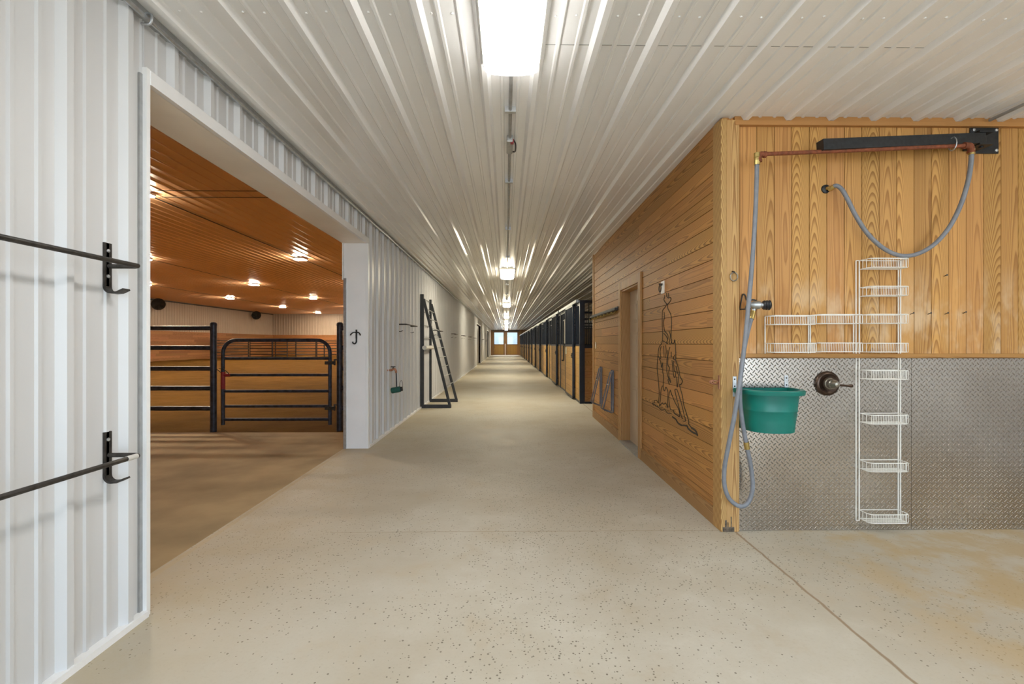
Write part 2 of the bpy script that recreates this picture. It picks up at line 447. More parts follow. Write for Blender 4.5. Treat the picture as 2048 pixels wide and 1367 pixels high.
# left wall: solid core, ribbed face
OY0, OY1, OZ = 2.325, 6.0, 2.66          # arena doorway
WT = .275
def lfn(u, h, v): return (LX + h, u, v)
RP = 2.218
def lwall(y0, y1, z0, z1):
    st(MB().box(LX - WT, LX - .002, y0, y1, z0, min(z1 + 2, AZ) if z1 > 2.9 else z1).build('wall_left', M['arena_wall']))
    st(sheet(rib_profile(y0, y1, RP, .3048), z0, z1, lfn).build('wall_left', M['steel_wall']))
lwall(YB, OY0, 0, CZ)
lwall(OY0, OY1, OZ, CZ)
D1, D2 = (28.2, 32.6), (43.6, 47.4)     # two further doorways
lwall(OY1, D1[0], 0, CZ); lwall(D1[1], D2[0], 0, CZ); lwall(D2[1], YE, 0, CZ)
for a, c in (D1, D2): lwall(a, c, 2.55, CZ)
# trim round the arena doorway
b = MB(); b.box(LX - WT, LX + .02, OY0, OY0 + .01, 0, OZ); b.box(LX + .002, LX + .03, OY0 - .012, OY0 + .012, 0, OZ + .045)
st(b.build('trim_1', M['white_trim']))
st(MB().box(LX + .002, LX + .011, OY0 - .03, OY0 - .012, .03, OZ + .01).build('trim_1', M['galv_dull']))
st(MB().box(LX + .002, LX + .034, OY0 + .0125, OY1 + .03, OZ - .03, OZ + .04).build('trim_2', M['white_trim']))
st(MB().box(LX - WT - .02, LX + .004, OY0 + .02, OY1, OZ - .03, OZ).build('trim_2', M['soffit']))
b = MB(); b.box(LX - WT, LX + .004, OY1 - .012, OY1 + .002, 0, OZ - .03); b.box(LX + .002, LX + .036, OY1 - .012, OY1 + .03, 0, OZ - .03)
st(b.build('trim_3', M['white_trim']))
st(MB().box(LX - WT - .004, LX - WT + .03, OY1 - .03, OY1 - .013, 0, 2.18).build('trim_3', M['galv']))
st(MB().box(LX - WT - .02, LX - WT - .004, OY1 - .03, OY1 + .02, 2.16, OZ - .03).build('trim_3', M['white_trim']))
# base angle and top channel
for y0, y1 in ((YB, OY0 - .012), (OY1 + .03, D1[0]), (D1[1], D2[0]), (D2[1], YE)):
    st(MB().box(LX, LX + .042, y0, y1, 0, .03).build('baseboard_left', M['white_trim']))
st(MB().box(LX, LX + .05, YB, YE, CZ - .03, CZ - .002).build('trim_4', M['galv_dull']))
# recessed sliding doors further down the left wall
for n, (a, c) in zip((4, 5), (D1, D2)):
    d = st(MB().box(LX - .16, LX - .11, a - .05, c + .05, .01, 2.56).build('door_%d' % n, M['steel_wall'], org=((LX, a, 0))))
    f = MB()
    f.box(LX - .1, LX + .036, a - .06, a, 0, 2.6); f.box(LX - .1, LX + .036, c, c + .06, 0, 2.6); f.box(LX - .1, LX + .036, a - .06, c + .06, 2.55, 2.6)
    st(f.build('trim_5', M['white_trim']))
    h = MB(); h.box(LX - .11, LX - .07, a + .3, a + .36, .2, 1.45); h.box(LX - .11, LX - .05, a + .28, a + .38, .78, .9)
    h.build('latch_bar', M['black'], d, org=(LX, a, 0))

# arena shell
st(sheet(rib_profile(-1.0, YE, .1, .3048, .025, minor=False), 2.36, AZ, lambda u, h, v: (AX + h, u, v)).build('wall_arena_side', M['arena_wall']))
st(MB().box(AX - .1, AX + .05, -1.0, YE, -.2, 2.36).build('wall_arena_side', M['kick_y']))
st(sheet(rib_profile(AX, LX, .1, .3048, .025, minor=False), 2.36, AZ, lambda u, h, v: (u, YE - h, v)).build('wall_arena_end', M['arena_wall']))
st(MB().box(AX, LX - WT, YE - .05, YE + .1, -.2, 2.36).build('wall_arena_end', M['kick_x']))
st(MB().box(AX, LX - WT, -1.1, -1.0, 0, AZ).build('wall_arena_back', M['arena_wall']))
st(MB().box(AX - .2, AX - .1, -1.1, YE + .1, 0, AZ).build('wall_arena_side', M['arena_wall']))
st(MB().box(AX - .2, LX, YE + .1, YE + .2, 0, AZ).build('wall_arena_end', M['arena_wall']))
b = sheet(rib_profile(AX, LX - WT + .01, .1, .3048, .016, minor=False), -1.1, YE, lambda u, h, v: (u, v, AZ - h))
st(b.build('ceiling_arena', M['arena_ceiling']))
st(MB().box(AX - .3, LX, -1.2, YE + .3, AZ + .2, AZ + .3).build('ceiling_arena', M['arena_wall']))
for xs in (-8.3, -14.55, -20.75):
    st(MB().box(xs - .025, xs + .025, -1, YE, AZ - .036, AZ - .028).build('trim_seam', M['iron']))
for ys in (10.57, 11.04):
    st(MB().box(-8.1, LX - WT, ys - .012, ys + .012, AZ - .036, AZ - .028).build('trim_seam', M['iron']))
st(MB().box(AX + .03, AX + .1, -1, YE, AZ - .12, AZ - .04).build('trim_arena', M['iron']))

# right outer wall, far end wall
st(sheet(rib_profile(YB, YE, .2, .3048), 0, CZ, lambda u, h, v: (RX - h, u, v)).build('wall_right', M['steel_wall']))
st(MB().box(RX + .005, RX + .1, YB, YE + .3, 0, CZ + .3).build('wall_right', M['steel_wall']))
b = MB(); b.box(LX - .1, -1.50, YE, YE + .15, 0, CZ); b.box(1.44, RX, YE, YE + .15, 0, CZ); b.box(-1.50, 1.44, YE, YE + .15, 2.78, CZ)
st(b.build('wall_end', M['end_wood']))
EC = P(1010.5, 687, Y=YE).x
for n, (x0, x1) in zip((2, 3), ((-1.5, EC - .04), (EC + .04, 1.44))):
    d = MB(); wx0, wx1 = (x0 + .13, x1 - .17) if n == 2 else (x0 + .2, x1 - .12)
    d.box(x0, wx0, YE + .03, YE + .08, .02, 2.8); d.box(wx1, x1, YE + .03, YE + .08, .02, 2.8)
    d.box(wx0, wx1, YE + .03, YE + .08, 2.66, 2.8); d.box(wx0, wx1, YE + .03, YE + .08, 1.2, 1.28); d.box(wx0, wx1, YE + .03, YE + .08, .02, .1)
    dd = st(d.build('door_%d' % n, M['end_wood'], org=(x0, YE, 0)))
    MB().box(wx0, wx1, YE + .045, YE + .075, .1, 1.2).build('lower_panel', M['door_gold'], dd, org=(x0, YE, 0))
    MB().box(wx0, wx1, YE + .05, YE + .056, 1.28, 2.66).build('pane', M['glass'], dd, org=(x0, YE, 0))
st(MB().box(EC - .06, EC + .06, YE + .06, YE + .1, 0, 2.8).build('trim_6', M['end_wood']))
st(MB().box(EC - .035, EC + .035, YE + .0, YE + .06, 0, 1.35).build('trim_6', M['white_trim']))
st(MB().box(-1.6, 1.54, YE - .04, YE, 2.78, 2.9).build('trim_6', M['charcoal']))
st(MB().box(LX, 1.6, YE - .1, YE + .02, 0, .012).build('trim_7', M['white_trim']))

# wooden aisle wall with doorway
DY0, DY1, DZ = 5.47, 6.37, 2.07
def plank_h(y0, y1, z0, z1, phase, pitch):
    prof = [(z0, 0)]; k = math.ceil((z0 - phase) / pitch)
    while phase + k * pitch < z1 - .004:
        c = phase + k * pitch
        if c > z0 + .006: prof += [(c-.0035, 0), (c, -.006), (c+.0035, 0)]
        k += 1
    prof.append((z1, 0)); b = MB(); vs = []; fs = []
    for z, h in prof: vs += [(wallx(y0) - h, y0, z), (wallx(y1) - h, y1, z)]
    for i in range(len(prof)-1): fs.append((2*i, 2*i+1, 2*i+3, 2*i+2))
    return b.add(vs, fs)
for y0, y1, z0, z1 in ((WY0, DY0, 0, CZ), (DY0, DY1, DZ, CZ), (DY1, 8.55, 0, CZ)):
    st(plank_h(y0, y1, z0, z1, 1.339, .1275).build('wall_wood', M['pine_h']))
def wbox(y0, y1, z0, z1, o0, o1):
    """box on the wooden wall: standing out from o0 to o1"""
    return [(wallx(y0)-o1,y0,z0),(wallx(y0)-o0,y0,z0),(wallx(y1)-o0,y1,z0),(wallx(y1)-o1,y1,z0),(wallx(y0)-o1,y0,z1),(wallx(y0)-o0,y0,z1),(wallx(y1)-o0,y1,z1),(wallx(y1)-o1,y1,z1)]
b = MB(); b.hexa(wbox(WY0 + .04, DY0, 0, CZ, -.09, -.012)); b.hexa(wbox(DY0, DY1, DZ, CZ, -.09, -.012)); b.hexa(wbox(DY1, 8.54, 0, CZ, -.09, -.012))
st(b.build('wall_wood', M['pine_h']))
st(MB().box(wallx(8.55), RX, 8.47, 8.55, 0, CZ).build('wall_wood', M['pine_trim']))
st(MB().hexa(wbox(8.46, 8.575, 0, CZ, -.02, .014)).build('trim_8', M['pine_case']))
b = MB(); b.hexa(wbox(WY0 + .1, DY0 - .1, 0, .13, 0, .016)); b.hexa(wbox(DY1 + .1, 8.46, 0, .13, 0, .016))
st(b.build('baseboard_right', M['pine_base']))
b = MB(); b.hexa(wbox(DY0 - .1, DY0, 0, DZ + .11, 0, .022)); b.hexa(wbox(DY1, DY1 + .1, 0, DZ + .11, 0, .022)); b.hexa(wbox(DY0, DY1, DZ, DZ + .11, 0, .02))
st(b.build('trim_9', M['pine_case'], bevel=.003))
b = MB(); b.hexa(wbox(DY0 - .012, DY0 + .012, 0, DZ, -.16, .002)); b.hexa(wbox(DY1 - .02, DY1, 0, DZ, -.16, .002)); b.hexa(wbox(DY0, DY1, DZ - .02, DZ, -.16, .002))
st(b.build('trim_9', M['pine_case']))
st(MB().hexa(wbox(DY0, DY1, 0, .02, -.15, .03)).build('trim_10', M['galv_dull']))
b = MB(); O = -.115
b.hexa(wbox(DY0 + .012, DY1 - .02, .02, DZ - .02, O - .04, O))
dr = st(b.build('door_1', M['door'], org=(wallx(DY0), DY0, 0)))
for ya, yb in ((.13, .40), (.50, .77)):
    for za, zb in ((.20, .78), (.90, 1.50), (1.62, 1.90)):
        q = MB(); y0, y1 = DY0 + ya, DY0 + yb
        q.hexa(wbox(y0, y1, za, zb, O, O + .006)); q.hexa(wbox(y0 + .04, y1 - .04, za + .04, zb - .04, O + .004, O + .014))
        q.build('raised_panel', M['door'], dr, org=(wallx(DY0), DY0, 0), bevel=.004)
q = MB(); q.lathe([(0, .03), (.01, .03), (.012, .012), (.045, .012), (.05, .028), (.075, .026), (.08, 0)], (wallx(DY0) + .115, DY0 + .09, .95), (-1, 0, 0))
q.build('door_knob', M['pewter'], dr, org=(wallx(DY0), DY0, 0), smooth=40)

# wash wall
WZ = 1.31; gx = P(1513.7, 400, Y=WY0).x
prof = []; x0 = 1.56; k = math.ceil((1.7 - gx) / .1275)
prof = [(x0, 0)]
for k in range(-1, 40):
    c = gx + k * .1275
    if c > x0 + .1 and c < RX - .01: prof += [(c-.0035, 0), (c, .006), (c+.0035, 0)]
prof.append((RX, 0)); b = MB(); vs = []; fs = []
for x, h in prof: vs += [(x, WY0 + h, WZ - .06), (x, WY0 + h, CZ)]
for i in range(len(prof)-1): fs.append((2*i, 2*i+1, 2*i+3, 2*i+2))
st(b.add(vs, fs).build('wall_wash', M['pine_v']))
st(MB().box(1.6, RX, WY0 + .012, WY0 + .09, 0, CZ).build('wall_wash', M['pine_v']))
PX1 = P(1479, 900, Y=WY0 - .03).x
b = MB(); b.box(1.575, PX1, WY0 - .03, WY0 + .03, 0, CZ - .028)
st(b.build('trim_11', M['pine_post'], bevel=.004))
b = MB(); b.box(WX0 - .018, 1.575, WY0 - .032, WY0 + .10, 0, CZ - .02)
st(b.build('trim_11', M['pine_post'], bevel=.004))
st(MB().box(PX1 - .03, RX, WY0 - .034, WY0, 2.905, CZ - .032).build('trim_12', M['pine_trim'], bevel=.003))
st(MB().box(PX1 - .03, RX, WY0 - .022, WY0, CZ - .04, CZ).build('trim_12', M['pine_trim']))
st(MB().box(PX1, RX, WY0 - .02, WY0 + .001, 1.24, 1.272).build('trim_13', M['pine_trim'], bevel=.003))
# scarred foot of the corner post
ft = MB(); z0 = 0
ft.box(1.562, 1.576, WY0 - .034, WY0 - .029, .03, .085); ft.box(1.604, 1.612, WY0 - .033, WY0 - .029, .02, .11); ft.box(1.582, 1.588, WY0 - .033, WY0 - .029, .02, .07)
st(ft.build('trim_11', M['kick'], bevel=.002))
st(MB().box(1.545, 1.63, WY0 - .0335, WY0 - .029, .002, .036).build('trim_11', M['kick'], bevel=.002))

# ------------------------------------------------------------------ diamond plate
xs = P(1820, 900, Y=WY0).x
for (x0, x1), lab in zip(((PX1 - .002, xs), (xs + .002, xs + 1.221), (xs + 1.223, RX)),
        ('aluminium diamond plate sheet behind the green bucket and mixer valve', 'aluminium diamond plate sheet right of the white wire rack',
         'aluminium diamond plate sheet at the far right end of the wash wall')):
    o = MB().box(x0, x1, WY0 - .01, WY0 + .011, .002, 1.238).build('diamond_plate_sheet', M['plate'])
    tag(o, lab, 'wall panel', 'diamond plate sheets on the wash wall')

# ------------------------------------------------------------------ ceiling fixtures
def fixture(x, y, zt, mat, label):
    t = thing('ceiling_light', (x, y, zt), label, 'ceiling light', 'strip lights down the aisle ceiling')
    b = MB(); b.box(x-.16, x+.16, y-.61, y+.61, zt-.05, zt)
    b.build('housing', M['lamp_body'], t, bevel=.006)
    d = MB(); pr = []
    for k in range(9):
        a = PI * k / 8; pr.append((x + .155 * math.cos(a), zt - .048 - .045 * math.sin(a) ** .6))
    vs = []
    for yy in (y-.605, y+.605): vs += [(p[0], yy, p[1]) for p in pr]
    fs = [(i, i+1, i+10, i+9) for i in range(8)] + [tuple(range(9)), tuple(range(9, 18))]
    d.add(vs, fs).build('diffuser', mat, t)
    return t
FY = [2.04] + [10.45 + 8.4 * k for k in range(6)]
flab = ['large bright strip light on the ceiling just ahead of the camera'] + [
    '%s lit strip light down the aisle ceiling beyond the large near one' % ORD[k] for k in range(5)] + ['last lit strip light, nearest the end doors']
for i, y in enumerate(FY):
    fixture(.03, y, CZ - .012, M['led_near'] if i == 0 else M['led'], flab[i])
t = fixture(3.75, 1.2, CZ - .034, M['led_bay'], 'strip light on the ceiling over the wash bay')
# conduit between the fixtures
b = MB(); b.cyl((.03, 2.66, CZ - .022), (.03, 52.0, CZ - .022), .012, 10)
t = thing('electrical_conduit', (.03, 2.66, CZ - .022), 'grey metal conduit run along the middle of the aisle ceiling', 'conduit')
b.build('conduit_tube', M['galv_dull'], t)
b = MB()
for y in (3.2, 4.6, 6.5, 8.6, 12.6, 15, 17, 21, 24): b.box(-.005, .065, y - .015, y + .015, CZ - .038, CZ)
for y in (3.2, 4.6, 6.5, 8.6, 12.6, 15, 17, 21, 24):
    MB().box(-.008, .068, y - .015, y + .015, CZ - .038, CZ).build('strap', M['galv'], t)
MB().box(.005, .055, 3.62, 3.86, CZ - .055, CZ).build('junction_fitting', M['galv_dull'], t, bevel=.008)
MB().tube(spline([(.055, 3.64, CZ-.03), (.075, 3.67, CZ-.05), (.075, 3.8, CZ-.055), (.05, 3.84, CZ-.04)], 5), .006, 8).build('cable', M['black'], t)
MB().box(.035, .06, 3.63, 3.66, CZ - .06, CZ - .03).build('cap', M['red'], t)
t = thing('electrical_conduit', (LX + .045, -1, CZ - .05), 'grey metal conduit along the top of the white ribbed wall', 'conduit')
MB().cyl((LX + .055, -1, CZ - .047), (LX + .055, 28, CZ - .047), .0115, 10).build('conduit_tube', M['galv'], t)
MB().tube(spline([(LX + .03, 2.28, CZ-.075), (LX+.072, 2.28, CZ-.075), (LX+.078, 2.28, CZ-.03), (LX+.04, 2.28, CZ-.026)], 4), .006, 8).build('strap', M['galv'], t)
p0 = P(1965, 232, Y=WY0); 
t = thing('electrical_conduit', (p0.x, 0, CZ - .03), 'grey metal conduit on the ribbed ceiling above the wash bay corner', 'conduit')
MB().cyl((p0.x, -2, CZ - .03), (p0.x, 3.28, CZ - .03), .011, 10).build('conduit_tube', M['galv_dull'], t)

# ------------------------------------------------------------------ arena lights and fans
rows = (('nearest the doorway', -8.3), ('in the middle', -14.55), ('farthest across', -20.75))
for rn, xs_ in rows:
    for k in range(6):
        y = 10.65 + 8.2 * k
        t = thing('arena_light', (xs_, y, AZ - .03), 'square arena panel light, %s from this end in the ceiling row %s' % (ORD[k], rn), 'ceiling light', 'arena ceiling panel lights')
        MB().box(xs_-.21, xs_+.21, y-.21, y+.21, AZ-.08, AZ-.03).build('housing', M['lamp_body'], t)
        MB().box(xs_-.19, xs_+.19, y-.19, y+.19, AZ-.105, AZ-.081).build('lens', M['led_warm'], t)
def fan(c, yaw, lab):
    t = thing('wall_fan', c, lab, 'fan', 'round fans high on the arena wall')
    ax = Vector((math.cos(yaw), math.sin(yaw), -.35)).normalized(); c = Vector(c); R_ = .44
    u = ax.cross(Vector((0,0,1))).normalized(); v = u.cross(ax)
    ring = lambda r, off: [c + ax*off + (u*math.cos(2*PI*k/28) + v*math.sin(2*PI*k/28))*r for k in range(28)]
    b = MB(); b.lathe([(-.14, 0), (-.14, R_-.03), (-.12, R_), (.0, R_+.02), (.0, R_-.01), (-.11, R_-.02), (-.12, R_-.05), (-.125, 0)], c, ax, 32); b.build('shroud', M['fan'], t, smooth=40)
    b = MB()
    for r in (.06, .10, .14, .18, .22, .26, .30, .34, .38, .42): b.tube(ring(r, .02), .006, 6, closed=True)
    for k in range(8):
        g = PI * k / 8; d = u*math.cos(g) + v*math.sin(g)
        b.cyl(c + ax*.02 - d*R_, c + ax*.02 + d*R_, .006, 6)
    b.build('guard', M['fan'], t)
    for k in range(5):
        g = 2*PI*k/5; d = u*math.cos(g) + v*math.sin(g); e = ax.cross(d); q = MB()
        f = [c + d*.07 - e*.05 - ax*.08, c + d*.07 + e*.05 - ax*.04, c + d*.40 + e*.14 - ax*.03, c + d*.40 - e*.12 - ax*.1]
        n = ax * .006; q.hexa([f[0]-n, f[1]-n, f[2]-n, f[3]-n, f[0]+n, f[1]+n, f[2]+n, f[3]+n]); q.build('blade', M['black'], t)
    MB().lathe([(-.22, 0), (-.22, .08), (-.02, .085), (.0, 0)], c, ax, 16).build('motor', M['fan'], t, smooth=40)
    w = Vector((AX + .03, c.y, c.z)); MB().bar(c - ax*.2, w, .06, .06).build('bracket', M['galv_dull'], t)
fan((AX + .65, P(317, 609, X=AX+.65).y, 4.36), -.75, 'round dark fan high on the cream arena wall, nearer the doorway')
fan((AX + .65, P(513, 631, X=AX+.65).y, 4.36), -.75, 'round dark fan high on the cream arena wall, near its far corner')

# ------------------------------------------------------------------ pipe fence and gate
FYN = 7.30
rz = [CAMH + (687 - y) / FPX * FYN for y in (656, 695, 736, 775, 815)]
px_ = P(427, 700, Y=FYN).x; pr_ = P(679.5, 700, Y=FYN).x
def pipe_fence(x0, x1, xp, lab):
    t = thing('pipe_fence', (xp, FYN, 0), lab, 'fence', 'dark pipe fence runs beside the gate')
    for z in rz:
        MB().cyl((x0, FYN, z), (x1, FYN, z), .036, 14).build('rail', M['pipe_blue'], t, smooth=40)
    b = MB(); b.cyl((xp, FYN, -.05), (xp, FYN, 1.64), .046, 18); b.lathe([(0, .05), (.035, .05), (.055, .035), (.062, 0)], (xp, FYN, 1.62), (0,0,1), 18)
    b.build('post', M['pipe_blue'], t, smooth=40)
    return t
t = pipe_fence(-8.4, px_ - .03, px_, 'dark pipe fence with five rails left of the gate')
MB().cyl((-8.4, FYN, -.05), (-8.4, FYN, 1.64), .046, 18).build('post', M['pipe_blue'], t, smooth=40)
pipe_fence(pr_ + .03, LX - WT - .01, pr_, 'short dark pipe fence right of the gate beside the white door jamb')
gx0, gx1 = P(446, 750, Y=FYN).x, P(660, 750, Y=FYN).x
gz = [CAMH + (687 - y) / FPX * FYN for y in (680, 716, 749, 781, 811, 837)]
t = thing('pipe_gate', (gx0, FYN, .07), 'dark tubular gate with rounded top corners between two fence runs', 'gate')
r = .028; rad = .2
pts = [(gx0, FYN, .08), (gx0, FYN, gz[0]-rad)] + [(gx0 + rad - rad*math.cos(a), FYN, gz[0]-rad+rad*math.sin(a)) for a in [PI/2*k/8 for k in range(1, 9)]]
pts += [(gx1 - rad + rad*math.sin(a), FYN, gz[0]-rad+rad*math.cos(a)) for a in [PI/2*k/8 for k in range(0, 9)]] + [(gx1, FYN, .08)]
MB().tube(pts, r, 14).build('frame', M['pipe_blue'], t, smooth=40)
for z in gz[1:]:
    MB().cyl((gx0, FYN, z), (gx1, FYN, z), .023, 12).build('rail', M['pipe_blue'], t, smooth=40)
b = MB(); b.cyl((gx0, FYN, gz[2]-.22), (gx0, FYN, gz[2]+.05), .031, 14); b.cyl((gx0, FYN, gz[2]+.0), (gx0 + .12, FYN, gz[2]+.0), .026, 12)
b.build('red_patch', M['red'], t, smooth=40)
MB().tube(spline([(gx0-.05, FYN-.02, gz[2]+.1), (gx0+.02, FYN-.04, gz[2]+.1), (gx0+.1, FYN-.03, gz[2]+.03), (gx0+.03, FYN+.03, gz[2]-.02), (px_+.04, FYN, gz[2]+.1)], 6), .006, 6).build('chain', M['iron'], t)
for z in (gz[1] - .07, gz[4] - .03):
    b = MB(); b.box(gx1-.07, gx1+.075, FYN-.035, FYN+.035, z-.025, z+.025); b.cyl((gx1+.07, FYN, z-.04), (gx1+.07, FYN, z+.06), .014, 10); b.bar((gx1+.07, FYN, z+.05), (pr_, FYN, z+.05), .02, .02)
    b.build('hinge', M['iron'], t)

# corral panels far down the arena
def corral(p, q, lab, lean=0.0):
    p, q = Vector(p), Vector(q)
    t = thing('corral_panel', (p.x, p.y, 0), lab, 'corral panel', 'portable corral panels at the arena end')
    up = Vector((0, -lean, 1))
    for e in (p, q): MB().tube([e, e + up*1.66], .045, 8).build('post', M['black'], t)
    for z in (.25, .55, .85, 1.15, 1.4, 1.63):
        MB().tube([p + up*z, q + up*z], .036, 8).build('rail', M['black'], t)
def cx(x): return P(x, 700, Y=48).x
corral((cx(500), 48, 0), (cx(545), 48, 0), 'leftmost upright corral panel at the far end of the arena')
corral((cx(499) - .25, 42.5, 0), (cx(500) - .05, 47.8, 0), 'corral panel seen edge on, at the left end of the far pen')
corral((cx(548), 47.6, 0), (cx(591), 46.2, 0), 'second upright corral panel from the left in the far pen')
corral((cx(593), 47.9, 0), (cx(627), 48.6, 0), 'corral panel in the middle of the far pen')
corral((cx(629), 48.6, 0), (cx(646), 48.3, 0), 'narrow corral panel right of the middle of the far pen')
corral((cx(648), 48.1, 0), (cx(692), 48.6, 0), 'corral panel behind the gate hinge side of the far pen')
corral((cx(549), 48.2, 0), (cx(556), 52.0, 0), 'corral panel running back from the pen into the arena corner')

# ------------------------------------------------------------------ blanket bars on the left wall
BX = LX + .15
def blanket_bar(y0, y1, z, lab, tape=False):
    """y1 is the end away from the camera, y0 the end towards it"""
    t = thing('blanket_bar', (LX, y1, z), lab, 'blanket bar', 'blanket bars along the white wall')
    loop = [(LX + .012, y0, z), (BX - .02, y0, z), (BX, y0 + .012, z), (BX, y1 - .012, z), (BX - .02, y1, z), (LX + .012, y1, z)]
    MB().tube(loop, .0105, 12).build('bar', M['iron'], t, smooth=50)
    for y in (y0, y1):
        b = MB(); w = .02; prof = [(LX + .004, z + .105), (LX + .004, z - .09)]
        for k in range(1, 7):
            a = PI/2*k/6; prof.append((LX + .004 + .03 - .03*math.cos(a), z - .09 - .03*math.sin(a)))
        prof += [(LX + .06, z - .118), (LX + .09, z - .104)]
        vs = []; fs = []; n = len(prof)
        for i, (x, zz) in enumerate(prof):
            a = Vector((prof[min(i+1,n-1)][0]-prof[max(i-1,0)][0], prof[min(i+1,n-1)][1]-prof[max(i-1,0)][1])).normalized()
            nx_, nz_ = -a.y*.004, a.x*.004
            for yy in (y-w, y+w): vs += [(x+nx_, yy, zz+nz_), (x-nx_, yy, zz-nz_)]
        for i in range(n-1):
            o = 4*i; fs += [(o, o+2, o+6, o+4), (o+1, o+5, o+7, o+3), (o, o+4, o+5, o+1), (o+2, o+3, o+7, o+6)]
        fs += [(0,1,3,2), (4*n-4, 4*n-2, 4*n-1, 4*n-3)]
        br = b.add(vs, fs).build('bracket', M['iron'], t)
        for zz in (z + .07, z - .045):
            MB().lathe([(0, .009), (.004, .008), (.007, 0)], (LX + .007, y, zz), (1,0,0), 10).build('bolt', M['galv'], br)
    if tape: MB().cyl((BX, y1 - .075, z), (BX, y1 - .02, z), .0118, 12).build('pale_tape', M['cloth'], t, smooth=50)
    return t
yb = P(215, 540, X=LX + .005).y
zb1 = CAMH + (687 - 534) / FPX * yb; zb2 = CAMH + (687 - 907) / FPX * yb
blanket_bar(yb - 1.0, yb, zb1, 'upper black blanket bar on the nearest white ribbed wall')
blanket_bar(yb - 1.0, yb, zb2, 'lower black blanket bar on the nearest white ribbed wall', True)
for (y0, y1), lab in zip(((7.73, 8.66), (11.3, 12.2), (15.1, 16.0), (18.4, 19.3), (21.8, 22.7), (25.2, 26.1), (34.2, 35.1), (40.5, 41.4)),
    ('black blanket bar on the white wall before the tall ladder frame', 'black blanket bar seen through the tall ladder frame',
     'first blanket bar beyond the tall ladder frame', 'second blanket bar beyond the tall ladder frame', 'third blanket bar beyond the tall ladder frame',
     'blanket bar just before the first recessed doorway on the left wall', 'blanket bar just past the first recessed doorway on the left wall', 'farthest blanket bar, before the last recessed doorway')):
    blanket_bar(y0, y1, 1.665, lab)

# hook on the door jamb
hp = P(713, 672, Y=OY1 - .013)
t = thing('wall_hook', hp, 'black iron double hook on the white door jamb', 'hook')
x, y, z = hp
b = MB(); b.box(x-.011, x+.011, y-.006, y, z-.03, z+.085); b.build('backplate', M['black'], t, bevel=.002)
b = MB(); b.tube(spline([(x, y-.004, z-.02), (x, y-.01, z-.075), (x-.012, y-.035, z-.095), (x-.028, y-.045, z-.09), (x-.034, y-.045, z-.07)], 6), .009, 10); b.build('lower_hook', M['black'], t, smooth=50)
for s_ in (-1, 1):
    MB().tube(spline([(x, y-.006, z+.045), (x+s_*.025, y-.02, z+.05), (x+s_*.05, y-.035, z+.035), (x+s_*.063, y-.045, z+.012)], 6), .008, 10).build('side_hook', M['black'], t, smooth=50)

# copper hydrant, strap and green holder
hp = P(779, 740, X=LX + .03); hy = hp.y; hz = hp.z
t = thing('water_spigot', (LX, hy, hz), 'copper water spigot with black lever on the white ribbed wall', 'spigot')
b = MB(); b.cyl((LX, hy, hz), (LX + .07, hy, hz), .015, 12); b.lathe([(0, .03), (.012, .026), (.014, .015)], (LX + .002, hy, hz), (1,0,0), 16); b.build('pipe', M['copper'], t, smooth=40)
b = MB(); b.tube(spline([(LX + .06, hy, hz), (LX + .1, hy, hz+.02), (LX + .125, hy, hz-.005), (LX + .13, hy, hz-.04)], 5), .017, 12); b.build('spout', M['copper'], t, smooth=40)
b = MB(); b.cyl((LX + .085, hy, hz+.01), (LX + .085, hy, hz+.05), .008, 8); b.box(LX + .05, LX + .12, hy-.014, hy+.014, hz+.045, hz+.06); b.build('lever', M['black'], t, bevel=.003)
t = thing('scrub_holder', (LX + .12, hy, hz - .3), 'dark green cylinder hanging from the copper spigot by a strap', 'holder')
MB().bar((LX + .131, hy, hz - .02), (LX + .137, hy + .01, hz - .26), .018, .006).build('strap', M['charcoal'], t)
c0 = P(783, 781, Y=hy); c1 = P(801, 777.5, Y=hy)
b = MB(); d = (c1 - c0).normalized()
b.lathe([(0, .0), (0, .043), (.02, .046), (.06, .044), (.10, .046), ((c1-c0).length, .043), ((c1-c0).length, 0)], c0 + Vector((0, .0, 0)), d, 20); b.build('cylinder_body', M['dgreen'], t, smooth=40)
MB().lathe([(0, 0), (0, .033), (.03, .033), (.034, 0)], c1, d, 16).build('end_cap', M['black'], t, smooth=40)
lp = [P(a, c, Y=hy) for a, c in ((798.5, 772), (800, 764), (802.5, 760.5), (805, 765), (805.5, 774))]
MB().tube(spline(lp, 6), .003, 6).build('wire_loop', M['iron'], t)

# ------------------------------------------------------------------ tall ladder frame
t = thing('ladder_frame', (LX + .3, 10.2, 0), 'tall dark frame of two upright triangles joined by thin rungs', 'blanket rack')
tri = []
for yy, ht, xo in ((9.76, 2.38, .61), (10.77, 2.36, .64)):
    xb = LX + .045; xf = LX + .02 + xo
    A = Vector((xb, yy, 0)); T = Vector((xb, yy, ht)); F = Vector((xf, yy, 0))
    MB().box(xb-.035, xb+.035, yy-.03, yy+.03, 0, ht).build('upright', M['charcoal'], t, bevel=.004)
    MB().bar(F + Vector((-.01, 0, .06)), T + Vector((.03, 0, -.1)), .055, .06, (0,1,0)).build('slanted_leg', M['charcoal'], t, bevel=.004)
    MB().box(xb+.035, xf+.022, yy-.03, yy+.03, 0, .07).build('foot_rail', M['charcoal'], t, bevel=.004)
    tri.append((A, T, F))
for k in range(9):
    f = .13 + .085 * k
    a = tri[0][1].lerp(tri[0][2], f); c = tri[1][1].lerp(tri[1][2], f)
    MB().cyl(a + Vector((.02,0,0)), c + Vector((.02,0,0)), .009, 8).build('rung', M['galv_dull'], t)
for z in (2.3, 2.02, 1.74, 1.46, 1.18): 
    MB().cyl((LX+.045, 9.76, z), (LX+.045, 10.77, z), .008, 8).build('back_rung', M['galv_dull'], t)
